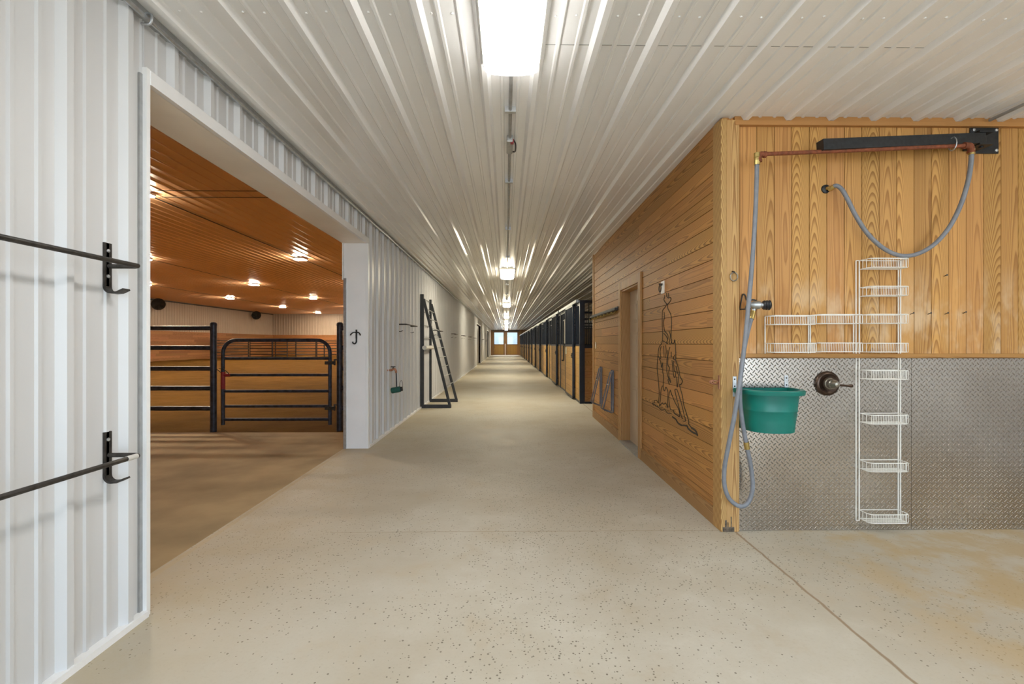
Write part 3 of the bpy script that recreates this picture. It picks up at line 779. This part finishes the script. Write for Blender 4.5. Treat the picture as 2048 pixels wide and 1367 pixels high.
MB().cyl((LX+.1, 9.7, 1.26), (LX+.1, 10.8, 1.26), .045, 14).build('cross_roll', M['cloth'], t, smooth=40)

# ------------------------------------------------------------------ things on the wooden aisle wall
def W(x, y, out=0.0): return P(x, y, W=out)
art = [('A', [(325,310),(330,360),(345,380),(360,380),(355,310)]), ('A', [(300,340),(300,380),(288,392),(295,430),(330,475),(345,475),(385,430),(395,392),(375,375),(355,385)]),
 ('A', [(325,490),(300,530),(270,570),(262,650),(262,800),(268,900),(265,1030),(245,1090)]),
 ('A', [(345,490),(350,550),(385,620),(402,690),(405,800),(398,900),(400,1020),(415,1075),(440,1065),(450,1020),(462,1090),(465,1180),(470,1300),(450,1320),(430,1300),(450,1250)]),
 ('A', [(290,600),(295,680),(280,760),(290,840),(300,890),(345,940),(350,1000),(335,1050),(345,1080)]), ('A', [(285,920),(320,960),(345,1010)]),
 ('A', [(365,890),(385,950),(370,1070),(395,1075),(405,1010)]), ('A', [(245,1090),(215,1130),(200,1260),(240,1300),(230,1200),(245,1120)]),
 ('A', [(285,1110),(290,1280)]), ('A', [(315,1100),(322,1200),(310,1290)]), ('A', [(380,1130),(360,1200),(345,1300)]), ('A', [(400,1200),(402,1280)]),
 ('A', [(265,1030),(300,1050),(335,1070)]), ('A', [(325,485),(345,490)]),
 ('B', [(205,0),(195,110),(185,230),(188,320),(200,420),(212,560),(215,680),(205,800),(190,780),(170,760),(140,770),(145,800),(120,800),(125,830),(150,830),(165,850),(190,850)]),
 ('B', [(215,130),(240,180),(250,260),(268,190),(270,320),(282,400),(278,500),(280,590),(300,615),(315,560),(335,590),(350,640),(345,780),(350,870),(330,830),(310,800),(285,820),(265,800),(240,820),(220,845),(235,740),(245,600),(265,540)]),
 ('B', [(345,0),(335,120),(330,300),(350,400),(365,440),(390,490),(375,420)]), ('B', [(350,120),(348,220),(372,270),(360,330),(365,420),(350,450),(370,520)]),
 ('B', [(410,150),(420,260),(440,400),(460,400),(470,330),(445,310),(435,160)]),
 ('B', [(470,20),(465,140),(480,190),(510,280),(530,390),(555,440),(570,470),(545,520),(525,520),(540,590),(570,700),(590,830),(630,960),(665,1080),(665,1120),(710,1180)]),
 ('B', [(470,240),(490,330),(510,400),(490,560),(480,400)]), ('B', [(495,790),(460,640),(455,600),(475,590),(495,620),(530,730),(560,830),(590,960),(615,1065),(580,1075)]),
 ('B', [(385,605),(370,660),(362,740),(380,870),(390,900),(430,915),(450,960),(490,985),(520,1010),(525,950),(500,870),(460,800),(410,680),(385,605)]),
 ('B', [(500,800),(540,960),(570,1040)]), ('B', [(170,850),(210,870),(250,910),(300,900),(340,950),(400,960)]),
 ('G', [(420,1010),(470,1050),(500,1100),(550,1135),(600,1140),(640,1150),(660,1190),(720,1240),(780,1270),(800,1290),(770,1220),(710,1180)])]
b = MB()
for kind, pts in art:
    oy = 545 if kind == 'A' else 700
    w3 = [W(1290 + a*.1317, oy + c*.1317, .0015) for a, c in pts]
    b.tube(spline(w3, 5), .0075 if kind == 'G' else .0042, 6)
o = b.build('wall_drawing', M['burn'], org=W(1335, 740))
tag(o, 'dark outline drawing of a rider on a horse on the wooden wall', 'wall drawing')
# ring plate
c = W(1326, 574)
t = thing('tie_ring', c, 'white plate with a small tie ring above the rider drawing', 'tie ring')
b = MB(); b.hexa(wbox(c.y-.05, c.y+.05, c.z-.065, c.z+.06, 0, .007)); b.build('plate', M['white_trim'], t, bevel=.006)
b = MB(); b.tube([(wallx(c.y)-.03, c.y + .032*math.cos(2*PI*k/20), c.z-.012+.036*math.sin(2*PI*k/20)) for k in range(20)], .005, 8, closed=True); b.build('ring', M['iron'], t, smooth=50)
b = MB(); b.tube(spline([(wallx(c.y), c.y-.01, c.z+.03), (wallx(c.y)-.04, c.y, c.z+.032), (wallx(c.y)-.005, c.y+.01, c.z+.02)], 5), .006, 8); b.build('eye', M['iron'], t)
# bridle rack
ya, yz = P(1240, 620, W=0).y, 8.52; zr = 1.83
t = thing('peg_rack', (wallx(7.5), 7.5, zr), 'long dark metal peg rack on the wooden wall past the door', 'peg rack')
b = MB(); b.hexa(wbox(ya, yz, zr-.012, zr+.035, 0, .035)); b.hexa(wbox(ya, yz, zr-.02, zr+.012, .03, .075)); b.build('rail', M['charcoal'], t, bevel=.004)
for k in range(8):
    yy = ya + .12 + (yz-ya-.24)*k/7; w_ = wallx(yy)
    MB().tube(spline([(w_-.03, yy, zr-.015), (w_-.055, yy, zr-.05), (w_-.085, yy, zr-.06), (w_-.105, yy, zr-.035)], 5), .007, 8).build('peg', M['brass'], t, smooth=50)
# switch plate
c = W(1192, 690)
t = thing('switch_plate', c, 'almond wall plate at the far end of the wooden wall', 'switch plate')
b = MB(); b.hexa(wbox(c.y-.04, c.y+.04, c.z-.06, c.z+.06, 0, .008)); b.build('plate', M['almond'], t, bevel=.003)
MB().hexa(wbox(c.y-.012, c.y+.012, c.z-.025, c.z+.025, .008, .013)).build('rocker', M['white_trim'], t)
# folded saddle racks
def saddle_rack(y, zt, zb, lab):
    w_ = wallx(y); t = thing('saddle_rack', (w_, y, zb), lab, 'saddle rack', 'grey folded saddle racks on the wooden wall')
    for s_ in (-.055, .055):
        b = MB(); b.hexa(wbox(y+s_-.011, y+s_+.011, zb+.02, zt, 0, .022)); b.build('upright', M['grey_paint'], t, bevel=.002)
    b = MB(); b.hexa(wbox(y-.07, y+.07, zt-.05, zt-.02, 0, .03)); b.build('hinge', M['grey_paint'], t, bevel=.002)
    b = MB()
    arm = lambda s_: [(w_-.03, y+s_, zt-.03), (w_-.155, y+s_*1.3, zb+.10), (w_-.165, y+s_*1.3, zb+.075), (w_-.15, y+s_*1.3, zb+.06), (w_-.03, y+s_*1.1, zb+.015), (w_-.012, y+s_, zb+.03), (w_-.012, y+s_, zb+.15)]
    for s_ in (-.06, .06): b.tube(arm(s_), .0095, 10)
    b.build('folding_arm', M['grey_paint'], t, smooth=40)
    MB().cyl((w_-.075, y-.07, (zt*2+zb)/3), (w_-.075, y+.07, (zt*2+zb)/3), .008, 8).build('cross_pin', M['galv'], t)
y1 = W(1226, 780).y; y2 = W(1203, 780).y
saddle_rack(y1, .95, .31, 'grey folded saddle rack closer to the door casing')
saddle_rack(y2, .957, .295, 'grey folded saddle rack closer to the end of the wooden wall')
# tie hook at the corner
c = Vector((WX0 - .018, WY0 - .0, CAMH + (687-765)/FPX*3.3))
t = thing('tie_hook', c, 'aged brass double tie hook on the corner board', 'hook')
x, y, z = c
MB().box(x-.005, x, y-.012, y+.012, z-.05, z+.05).build('backplate', M['copper'], t, bevel=.003)
for s_ in (-1, 1):
    MB().tube(spline([(x-.004, y, z+.005), (x-.03, y+s_*.012, z+.012*s_), (x-.055, y+s_*.012, z+.01), (x-.06, y+s_*.01, z-.006), (x-.04, y+s_*.01, z-.012)], 5), .0055, 8).build('hook_arm', M['copper'], t, smooth=50)

# ------------------------------------------------------------------ wash wall things
FW = WY0 - .0
c = P(1468, 553, Y=WY0 - .045)
t = thing('hanging_ring', c, 'small brass ring hanging on the corner post', 'ring')
b = MB(); b.tube([(c.x + .026*math.cos(2*PI*k/24), c.y, c.z + .03*math.sin(2*PI*k/24)) for k in range(24)], .0045, 8, closed=True); b.build('ring', M['pewter'], t, smooth=50)
b = MB(); b.tube(spline([(c.x-.006, WY0-.03, c.z+.04), (c.x, c.y-.008, c.z+.03), (c.x+.006, WY0-.03, c.z+.04)], 5), .004, 8); b.build('staple', M['iron'], t)

# swing boom
YA = WY0 - .16
pl0 = P(1938, 255, Y=WY0); pl1 = P(1995, 308, Y=WY0)
t = thing('hose_boom', ((pl0.x+pl1.x)/2, WY0, pl1.z), 'black steel hose boom with a rusty pipe below it, bolted to the wash wall', 'hose boom')
b = MB(); b.box(pl0.x, pl1.x, WY0-.01, WY0-.001, pl1.z, pl0.z); mp = b.build('mounting_plate', M['black'], t, bevel=.004)
for px0 in (pl0.x+.022, pl1.x-.022):
    for pz0 in (pl1.z+.022, pl0.z-.022):
        MB().lathe([(0, .012), (.007, .011), (.01, 0)], (px0, WY0-.01, pz0), (0,-1,0), 10).build('bolt', M['galv'], mp)
e0 = P(1640, 292, Y=YA - .02); e1 = P(1962, 279, Y=WY0 - .09)
MB().bar(e0, e1, .07, .075).build('beam', M['black'], t, bevel=.004)
b = MB(); b.box(e1.x-.05, e1.x+.05, WY0-.13, WY0-.01, e1.z-.05, e1.z-.03); b.box(e1.x-.05, e1.x+.05, WY0-.13, WY0-.01, e1.z+.035, e1.z+.05); b.cyl((e1.x, WY0-.09, e1.z-.06), (e1.x, WY0-.09, e1.z+.06), .014, 10)
b.build('pivot', M['black'], t)
q0 = P(1517, 309, Y=YA - .03); q1 = P(1942, 291, Y=YA + .01)
up = Vector((0,0,1))
b = MB(); b.tube(spline([q0 - up*.05, q0 - up*.02, q0 + Vector((.03,0,.003))], 6) + [q1 - Vector((.03,0,0))] + spline([q1 - Vector((.03,0,0)), q1 + Vector((0,0,-.015)), q1 - up*.045], 6)[1:], .0135, 12)
b.build('rusty_pipe', M['rust'], t, smooth=60)
for q, s_ in ((q0, 1), (q1, -1)):
    b = MB(); b.tube(spline([q - up*.045, q - up*.018, q + Vector((.012*s_,0,0)), q + Vector((.045*s_,0,.0))], 6), .02, 12); b.cyl(q + Vector((.035*s_,0,0)), q + Vector((.05*s_,0,0)), .0225, 12); b.cyl(q - up*.05, q - up*.036, .0225, 12)
    b.build('elbow', M['rust'], t, smooth=50)
xm = P(1905, 292, Y=YA + .005)
b = MB(); b.tube([(xm.x + 0*k, xm.y + .03*math.cos(2*PI*k/16), xm.z + .015 + .045*math.sin(2*PI*k/16)) for k in range(16)], .004, 6, closed=True); b.build('pipe_clamp', M['galv'], t)

# spray hose
pts = [(1514,325,.19),(1513,365,.185),(1510,440,.17),(1504,530,.16),(1496,620,.16),(1489,690,.19),(1480,760,.205),(1469,830,.195),(1457,890,.16),(1449,935,.12),(1449,970,.11),(1459,997,.10),(1480,1012,.10),(1497,1003,.10),(1505,975,.10),(1502,935,.10),(1493,890,.13),(1485,845,.15),(1480,800,.16),(1481,755,.16),(1487,705,.145),(1495,665,.12),(1503,635,.10)]
w3 = [P(a, c, Y=WY0 - d) for a, c, d in pts]
t = thing('spray_hose', w3[0], 'long grey hose looping down the corner post to a spray nozzle', 'hose')
MB().tube(spline(w3, 7), .0148, 14).build('hose_tube', M['hose'], t, smooth=60)
b = MB(); b.lathe([(-.03, 0), (-.03, .020), (.0, .021), (.004, .018), (.02, .018), (.022, .021), (.05, .019), (.05, 0)], w3[0] + Vector((0,0,.035)), (0,0,-1), 16); b.build('ferrule', M['brass'], t, smooth=30)
b = MB(); m0 = P(1494.5, 897, Y=WY0-.126); m1 = P(1492, 883, Y=WY0-.133); b.cyl(m0, m1, .0185, 14); b.build('repair_clamp', M['brass'], t)
d = (w3[-1] - w3[-2]).normalized(); e = w3[-1]
b = MB(); b.lathe([(-.01, 0), (-.01, .019), (.03, .02), (.035, .018), (.05, .018), (.05, 0)], e, d, 16); b.build('ferrule', M['brass'], t, smooth=30)
b = MB(); b.lathe([(.05, .0), (.05, .014), (.07, .017), (.10, .015), (.12, .017), (.125, 0)], e, d, 16); b.build('connector', M['galv'], t, smooth=30)
n0 = P(1498, 609, Y=WY0-.1); n1 = P(1541, 610, Y=WY0-.12); dn = (n1-n0).normalized(); L = (n1-n0).length
b = MB(); b.lathe([(0, 0), (0, .012), (.01, .018), (.03, .026), (.055, .03), (.07, .028), (.075, .02), (.085, .018), (.10, .02)], n0, dn, 18); b.build('nozzle_body', M['galv'], t, smooth=40)
b = MB(); b.lathe([(.09, 0), (.09, .026), (.10, .033), (.108, .029), (.116, .035), (.124, .031), (.132, .036), (L-.006, .034), (L, .026), (L-.004, 0)], n0, dn, 22); b.build('nozzle_head', M['black'], t, smooth=30)
b = MB(); b.tube(spline([n0 + dn*.05 + up*.028, n0 + dn*.02 + up*.034, n0 - dn*.01 + up*.005, n0 - dn*.025 - up*.035], 6), .006, 8); b.build('trigger', M['iron'], t, smooth=50)
# triangular hanger hook
hk = [(1493,600),(1490.5,590),(1487,588),(1484.5,592),(1480,616),(1483,618),(1502,617)]
w3 = [P(a, c, Y=WY0 - (.006 if i < 5 else .03 + .02*(i-5))) for i, (a, c) in enumerate(hk)]
t = thing('hose_hook', w3[4], 'dark triangular wire hook behind the spray hose', 'hook')
MB().tube(spline(w3, 4), .0045, 8).build('wire', M['iron'], t, smooth=50)

# supply hose to the boom
pts = [(1663,376,.035),(1672,371,.06),(1683,378,.075),(1694,396,.08),(1712,432,.085),(1736,468,.09),(1768,497,.095),(1802,511,.10),(1836,507,.105),(1870,487,.115),(1900,452,.125),(1922,408,.135),(1936,362,.145),(1942,325,.15),(1943,306,.15)]
w3 = [P(a, c, Y=WY0 - d) for a, c, d in pts]
t = thing('supply_hose', w3[0], 'grey hose drooping from the wall outlet to the boom', 'hose')
MB().tube(spline(w3, 7), .0145, 14).build('hose_tube', M['hose'], t, smooth=60)
b = MB(); b.lathe([(-.012, 0), (-.012, .02), (.03, .019), (.03, 0)], w3[-1], (0,0,1), 14); b.build('ferrule', M['brass'], t, smooth=30)
b = MB(); b.lathe([(-.02, 0), (-.02, .015), (.0, .017), (.02, .017), (.02, 0)], w3[0], w3[1]-w3[0], 14); b.build('ferrule', M['brass'], t, smooth=30)
c = P(1651, 378, Y=WY0)
t = thing('hose_outlet', c, 'round black wall outlet feeding the drooping hose', 'wall outlet')
b = MB(); b.lathe([(0, .032), (.008, .03), (.012, .02), (.012, .0)], c, (0,-1,0), 24); b.build('flange', M['black'], t, smooth=30)
b = MB(); b.tube(spline([c, c + Vector((.006,-.025,.0)), w3[0]], 5), .012, 12); b.build('nipple', M['brass'], t, smooth=50)

# mixer valve
c = P(1653, 766, Y=WY0 - .01)
t = thing('mixer_valve', c, 'dark bronze round mixer valve with lever on the diamond plate', 'shower valve')
b = MB(); b.lathe([(0, .088), (.012, .088), (.02, .082), (.024, .07), (.018, .058), (.016, .05), (.03, .046), (.03, 0)], c, (0,-1,0), 40); b.build('escutcheon', M['bronze'], t, smooth=35)
b = MB(); b.lathe([(.028, .04), (.04, .04), (.045, .034), (.07, .033), (.075, .029), (.09, .028), (.1, .022), (.112, .016), (.116, 0)], c, (0,-1,0), 28); b.build('hub', M['pewter'], t, smooth=30)
l0 = c + Vector((.01,-.085,-.006))
b = MB(); b.tube([l0 + Vector((x_, 0, z_)) for x_, z_ in ((0,0),(.05,-.002),(.085,-.004),(.1,-.005),(.112,-.005),(.118,-.005))], [.009,.0075,.008,.012,.012,.005], 12); b.build('lever', M['bronze'], t, smooth=50)

# green bucket
bl = P(1466, 774, Y=WY0-.02).x; br_ = P(1582, 774, Y=WY0-.02).x
cxb = (bl+br_)/2; hw = (br_-bl)/2; zt = CAMH + (687-776)/FPX*(WY0-.02)
def dring(hw_, dep, z, y0=WY0-.015, n=44):
    out = [(cxb - hw_, y0, z)]
    for k in range(n+1):
        a = PI * k / n; ca, sa = math.cos(a), math.sin(a); e_ = 2/2.7
        out.append((cxb - hw_*math.copysign(abs(ca)**e_, ca), y0 - .03 - (dep-.03)*abs(sa)**e_, z))
    out.append((cxb + hw_, y0, z))
    for k in range(1, 8): out.append((cxb + hw_ - 2*hw_*k/8, y0, z))
    return out
def loft(rings, capb=True):
    b = MB(); n = len(rings[0]); vs = [v for r_ in rings for v in r_]; fs = []
    for i in range(len(rings)-1):
        for k in range(n): fs.append((i*n+k, i*n+(k+1)%n, (i+1)*n+(k+1)%n, (i+1)*n+k))
    if capb: fs.append(tuple(range(n)))
    return b.add(vs, fs)
t = thing('feed_bucket', (cxb, WY0, zt-.31), 'green plastic feed bucket hung on the diamond plate by two straps', 'bucket')
H = .285; D = .29
rr = [dring(hw-.05, D-.06, zt-H)]
for f in (.03, .25, .48, .5, .53, .55, .75, 1.0):
    g_ = .003 if f in (.5, .53) else 0
    rr.append(dring(hw-.05+.03*f + g_, D-.06+.03*f + g_, zt-H+H*f))
rr += [dring(hw-.026, D-.036, zt-.002, WY0-.019), dring(hw-.054, D-.064, zt-H+.012, WY0-.02)]
b = loft(rr); n = len(rr[0]); b.f.append(tuple((len(rr)-1)*n + k for k in range(n)))
b.build('body', M['green'], t, smooth=40)
rim = [dring(hw-.022, D-.03, zt-.028), dring(hw+.004, D+.002, zt-.028), dring(hw+.008, D+.006, zt-.006), dring(hw+.002, D, zt+.003), dring(hw-.022, D-.03, zt+.003), dring(hw-.022, D-.03, zt-.028)]
loft(rim, False).build('rim', M['green'], t, smooth=40)
for xs_, yy in ((bl + .005, 766), (P(1574, 760, Y=WY0-.02).x, 764)):
    z = CAMH + (687-yy)/FPX*WY0
    y_ = WY0 - (.031 if xs_ < PX1 else .0105)
    b = MB(); b.box(xs_-.014, xs_+.014, y_-.004, y_, zt-.06, z+.05); q = b.build('strap', M['galv'], t, bevel=.002)
    for dz in (.03, -.02): MB().lathe([(0, .006), (.003, .005), (.004, 0)], (xs_, y_-.004, z+dz), (0,-1,0), 8).build('screw', M['iron'], q)
b = MB()
for k in range(7):
    a = PI*(.93); z = zt-.09-.017*k; pp = dring(hw-.03, D-.04, z)
    v = Vector(pp[41 - (k % 2)]); b.lathe([(0, .008), (.003, .006), (.004, 0)], v + Vector((.006, 0, 0)), (1,-.2,0), 8)
b.build('scuff_marks', M['scuff'], t)

# wire racks
def wrack(xl, xr, zt_, zb_, tiers, dep, lab, twin=True, ybk=WY0-.012):
    t = thing('wire_rack', ((xl+xr)/2, WY0, zb_), lab, 'wire rack', 'white wire racks on the wash wall')
    rl = [xl, xr]
    for i, x in enumerate(rl):
        offs = (-.024, 0) if (i == 0 and twin) else ((0, .016) if twin else (0,))
        for o_ in offs:
            MB().cyl((x+o_, ybk, zb_), (x+o_, ybk, zt_), .0042, 8).build('rail', M['wire'], t, smooth=60)
    b = MB()
    for z in (zb_, zt_): b.cyl((xl - (.024 if twin else 0), ybk, z), (xl, ybk, z), .0035, 6)
    b.build('rail_tie', M['wire'], t)
    for z in tiers:
        h = .062; yf = ybk - dep; b = MB(); c_ = .03
        def loop(zz, ins=0.0): return [(xl+ins, ybk, zz), (xl+ins, yf+c_, zz), (xl+ins+c_*.3, yf+c_*.3, zz), (xl+ins+c_, yf+ins, zz), (xr-ins-c_, yf+ins, zz), (xr-ins-c_*.3, yf+c_*.3, zz), (xr-ins, yf+c_, zz), (xr-ins, ybk, zz)]
        b.tube(loop(z), .0032, 6, closed=True); b.tube(loop(z-h, .004), .0026, 6, closed=True)
        n_ = max(6, int((xr-xl)/.0127))
        for k in range(n_+1):
            x = xl + .012 + (xr-xl-.024)*k/n_
            b.tube([(x, yf, z), (x, yf+.003, z-h), (x, ybk, z-h)], .0016, 5, caps=False)
        for yy in (ybk-dep*.33, ybk-dep*.66):
            b.tube([(xl, yy, z-h), (xr, yy, z-h)], .0022, 5)
            for x in (xl, xr): b.tube([(x, yy, z), (x, yy, z-h)], .0018, 5)
        b.build('basket', M['wire'], t, smooth=60)
    return t
def zw(y, d=0.0): return CAMH + (687 - y)/FPX*(WY0 - d)*1.0067
def xw(x): return P(x, 700, Y=WY0-.012).x
f_ = .1
tz = [zw(y, f_) for y in (516, 572, 628, 686, 741, 830, 926, 1029)]
wrack(xw(1718.5), xw(1796.5), zw(521), zw(1040), tz, f_, 'tall white wire rack of eight baskets running down onto the diamond plate')
wrack(xw(1530), xw(1617), zw(633), zw(707), [zw(630.5, f_), zw(686.5, f_)], f_, 'low white wire rack of two baskets beside the spray nozzle', False)
wrack(xw(1620.5), xw(1707), zw(630), zw(706), [zw(628.5, f_), zw(685.5, f_)], f_, 'low white wire rack of two baskets between its twin and the tall rack', False)

# nails
for (x, y), lab in zip(((1823,627),(1858,627),(1892,627),(1928,625),(1890,551)),
    ('bare nail in the row closest to the tall wire rack', 'second nail from the tall wire rack in the row of four', 'third nail from the tall wire rack in the row of four', 'last nail of the row of four, farthest from the tall wire rack', 'single bare nail above the row of four')):
    c = P(x - 2, y + 1, Y=WY0); e = P(x + 4, y - 1.5, Y=WY0 - .03)
    tag(MB().tube([c + Vector((0,.01,0)), c, e, e + (e-c).normalized()*.002], [.003,.003,.003,.006], 8).build('nail', M['iron'], org=c), lab, 'nail', 'bare nails in the wash wall boards')

# ------------------------------------------------------------------ horse stalls
SX, SY, SP, SH, KH = 1.665, 10.40, 3.68, 2.32, 1.295
def bars(b, y0, y1, x, z0, z1, step=.1):
    n_ = max(2, int((y1-y0)/step))
    for k in range(1, n_): b.cyl((x, y0+(y1-y0)*k/n_, z0), (x, y0+(y1-y0)*k/n_, z1), .0095, 8)
def frame(b, y0, y1, x, z0, z1, w=.04, d=.04):
    b.box(x-d/2, x+d/2, y0, y0+w, z0, z1); b.box(x-d/2, x+d/2, y1-w, y1, z0, z1); b.box(x-d/2, x+d/2, y0, y1, z1-w, z1); b.box(x-d/2, x+d/2, y0, y1, z0, z0+w)
slabs = ['first stall front past the wooden wall, with a pale card on its door'] + ['%s stall front counting from the wooden wall' % ORD[k] for k in range(1, 11)] + ['last stall front, nearest the end doors']
t = thing('horse_stall', (SX, SY, 0), slabs[0], 'stall front', 'horse stall fronts down the right side')
MB().box(SX-.01, SX+.10, SY, SY+.10, 0, SH).build('post', M['navy'], t, bevel=.004)
MB().box(SX-.01, SX+.06, SY+.1, SY+SP, SH-.07, SH).build('top_rail', M['navy'], t)
MB().box(SX-.075, SX-.012, SY+.15, SY+SP-.1, SH-.04, SH+.03).build('door_track', M['galv'], t, bevel=.006)
DYa, DYb = SY+.75, SY+2.12
for y0, y1 in ((SY+.1, DYa+.04), (DYb-.04, SY+SP)):
    MB().box(SX+.005, SX+.04, y0, y1, .04, KH).build('kick_boards', M['stall_wood'], t)
    b = MB(); frame(b, y0, y1, SX+.02, KH, SH-.07); bars(b, y0+.04, y1-.04, SX+.02, KH, SH-.07); b.build('grille', M['navy'], t)
    MB().box(SX, SX+.05, y0, y1, 0, .045).build('sill', M['navy'], t)
b = MB(); frame(b, DYa, DYb, SX-.045, .03, SH-.04, .045, .05); b.box(SX-.07, SX-.02, DYa, DYb, KH-.02, KH+.03)
d = b.build('sliding_door', M['navy'], t)
MB().box(SX-.062, SX-.032, DYa+.045, DYb-.045, .07, KH-.02).build('door_boards', M['stall_wood'], d)
b = MB(); bars(b, DYa+.045, DYb-.045, SX-.045, KH+.03, SH-.08, .075); b.build('door_grille', M['navy'], d)
b = MB(); b.box(SX-.085, SX-.07, DYa+.05, DYa+.09, 1.0, 1.12); b.cyl((SX-.1, DYa+.07, 1.06), (SX-.07, DYa+.07, 1.06), .01, 8); b.build('latch', M['iron'], d)
b = MB(); frame(b, DYb+.3, DYb+.9, SX-.012, KH-.02, SH-.3, .025, .02); b.build('feed_hatch', M['navy'], t)
for k in range(1, 12):
    c = copy_tree(t); c.location = (SX, SY + SP*k, 0); c['label'] = slabs[k]
ye = SY + SP*12
# bent rod and pale cloth on the first stall
t = thing('hanging_rod', (SX, SY+3.0, 1.2), 'dark bent rod hanging down the front of the first stall', 'rod')
MB().tube(spline([(SX-.03, SY+2.75, 1.85), (SX-.03, SY+2.75, 1.2), (SX-.03, SY+2.75, .93), (SX-.05, SY+2.70, .87), (SX-.09, SY+2.65, .88)], 5), .018, 10).build('rod', M['black'], t, smooth=50)
MB().tube(spline([(SX-.03, SY+2.75, 1.32), (SX-.05, SY+2.6, 1.3), (SX-.03, SY+2.45, 1.32)], 5), .016, 8).build('arm', M['black'], t, smooth=50)
b = MB(); vs = []
tag(MB().box(SX-.035, SX-.012, SY+2.32, SY+2.62, 1.35, 2.02).build('folded_cloth', M['cloth'], org=(SX, SY+2.45, 1.35), bevel=.008), 'pale folded cloth hanging on the grille of the first stall', 'cloth')
c = P(1133, 700, X=SX-.07)
tag(MB().box(SX-.082, SX-.071, DYb-.32, DYb-.16, 1.07, 1.25).build('stall_card', M['card'], org=(SX-.07, DYb-.24, 1.07)), 'small pale card on the nearest stall door', 'card')
# partitions between stalls
plabs = ['end partition of the nearest stall, facing the cross aisle'] + ['wooden partition behind the %s stall post' % ORD[k] for k in range(1, 12)]
t = thing('stall_partition', (SX+.1, SY, 0), plabs[0], 'stall partition', 'wooden partitions between the stalls')
MB().box(SX+.1, RX-.05, SY+.03, SY+.07, .04, KH-.04).build('boards', M['stall_cross'], t)
b = MB(); b.box(SX+.1, RX-.05, SY+.01, SY+.09, KH-.05, KH+.02); b.box(SX+.1, RX-.05, SY+.01, SY+.09, SH-.06, SH); b.box(SX+.1, RX-.05, SY+.01, SY+.09, 0, .045); b.build('frame', M['navy'], t)
b = MB(); k = 0; x = SX + .2
while x < RX - .1: b.cyl((x, SY+.05, KH), (x, SY+.05, SH-.03), .0095, 8); x += .1
b.build('grille', M['navy'], t)
for k in range(1, 12):
    c = copy_tree(t); c.location = (SX+.1, SY + SP*k, 0); c['label'] = plabs[k]
st(MB().box(RX-.12, RX-.04, SY, YE, 0, 2.35).build('wall_right', M['stall_wood']))

# ------------------------------------------------------------------ light from outside
w = bpy.data.worlds.new('world'); S.world = w; w.use_nodes = True; nt = w.node_tree; nt.nodes.clear(); g = G(nt)
out = g.n('ShaderNodeOutputWorld'); bg = g.n('ShaderNodeBackground')
tc = g.n('ShaderNodeTexCoord'); sp = g.n('ShaderNodeSeparateXYZ'); nt.links.new(tc.outputs['Generated'], sp.inputs[0])
cl = g.noise(tc.outputs['Generated'], 6.0, 5, .6)
sky = g.mix(cl, (.50,.70,.95), (.80,.92,1.0))
nt.links.new(g.mix(g.sstep(sp.outputs[2], -.05, .02), (.32,.30,.27), sky), bg.inputs[0])
bg.inputs[1].default_value = 3.0
nt.links.new(bg.outputs[0], out.inputs[0])

sl = bpy.data.lights.new('sun', 'SUN'); sl.energy = 5.0; sl.angle = .01; sl.color = (1.0, .96, .9)
so = bpy.data.objects.new('sun', sl); COL.objects.link(so); so.location = (2, -20, 25)
so.rotation_euler = (math.radians(30), 0, math.radians(-12))
S.view_settings.view_transform = 'Standard'; S.view_settings.look = 'None'
S.view_settings.exposure = 0.95; S.view_settings.gamma = 1.0; S.view_settings.use_curve_mapping = False
S.cycles.max_bounces = 10; S.cycles.diffuse_bounces = 9; S.cycles.glossy_bounces = 4
S.cycles.use_light_tree = True
S.cycles.sample_clamp_indirect = 8.0
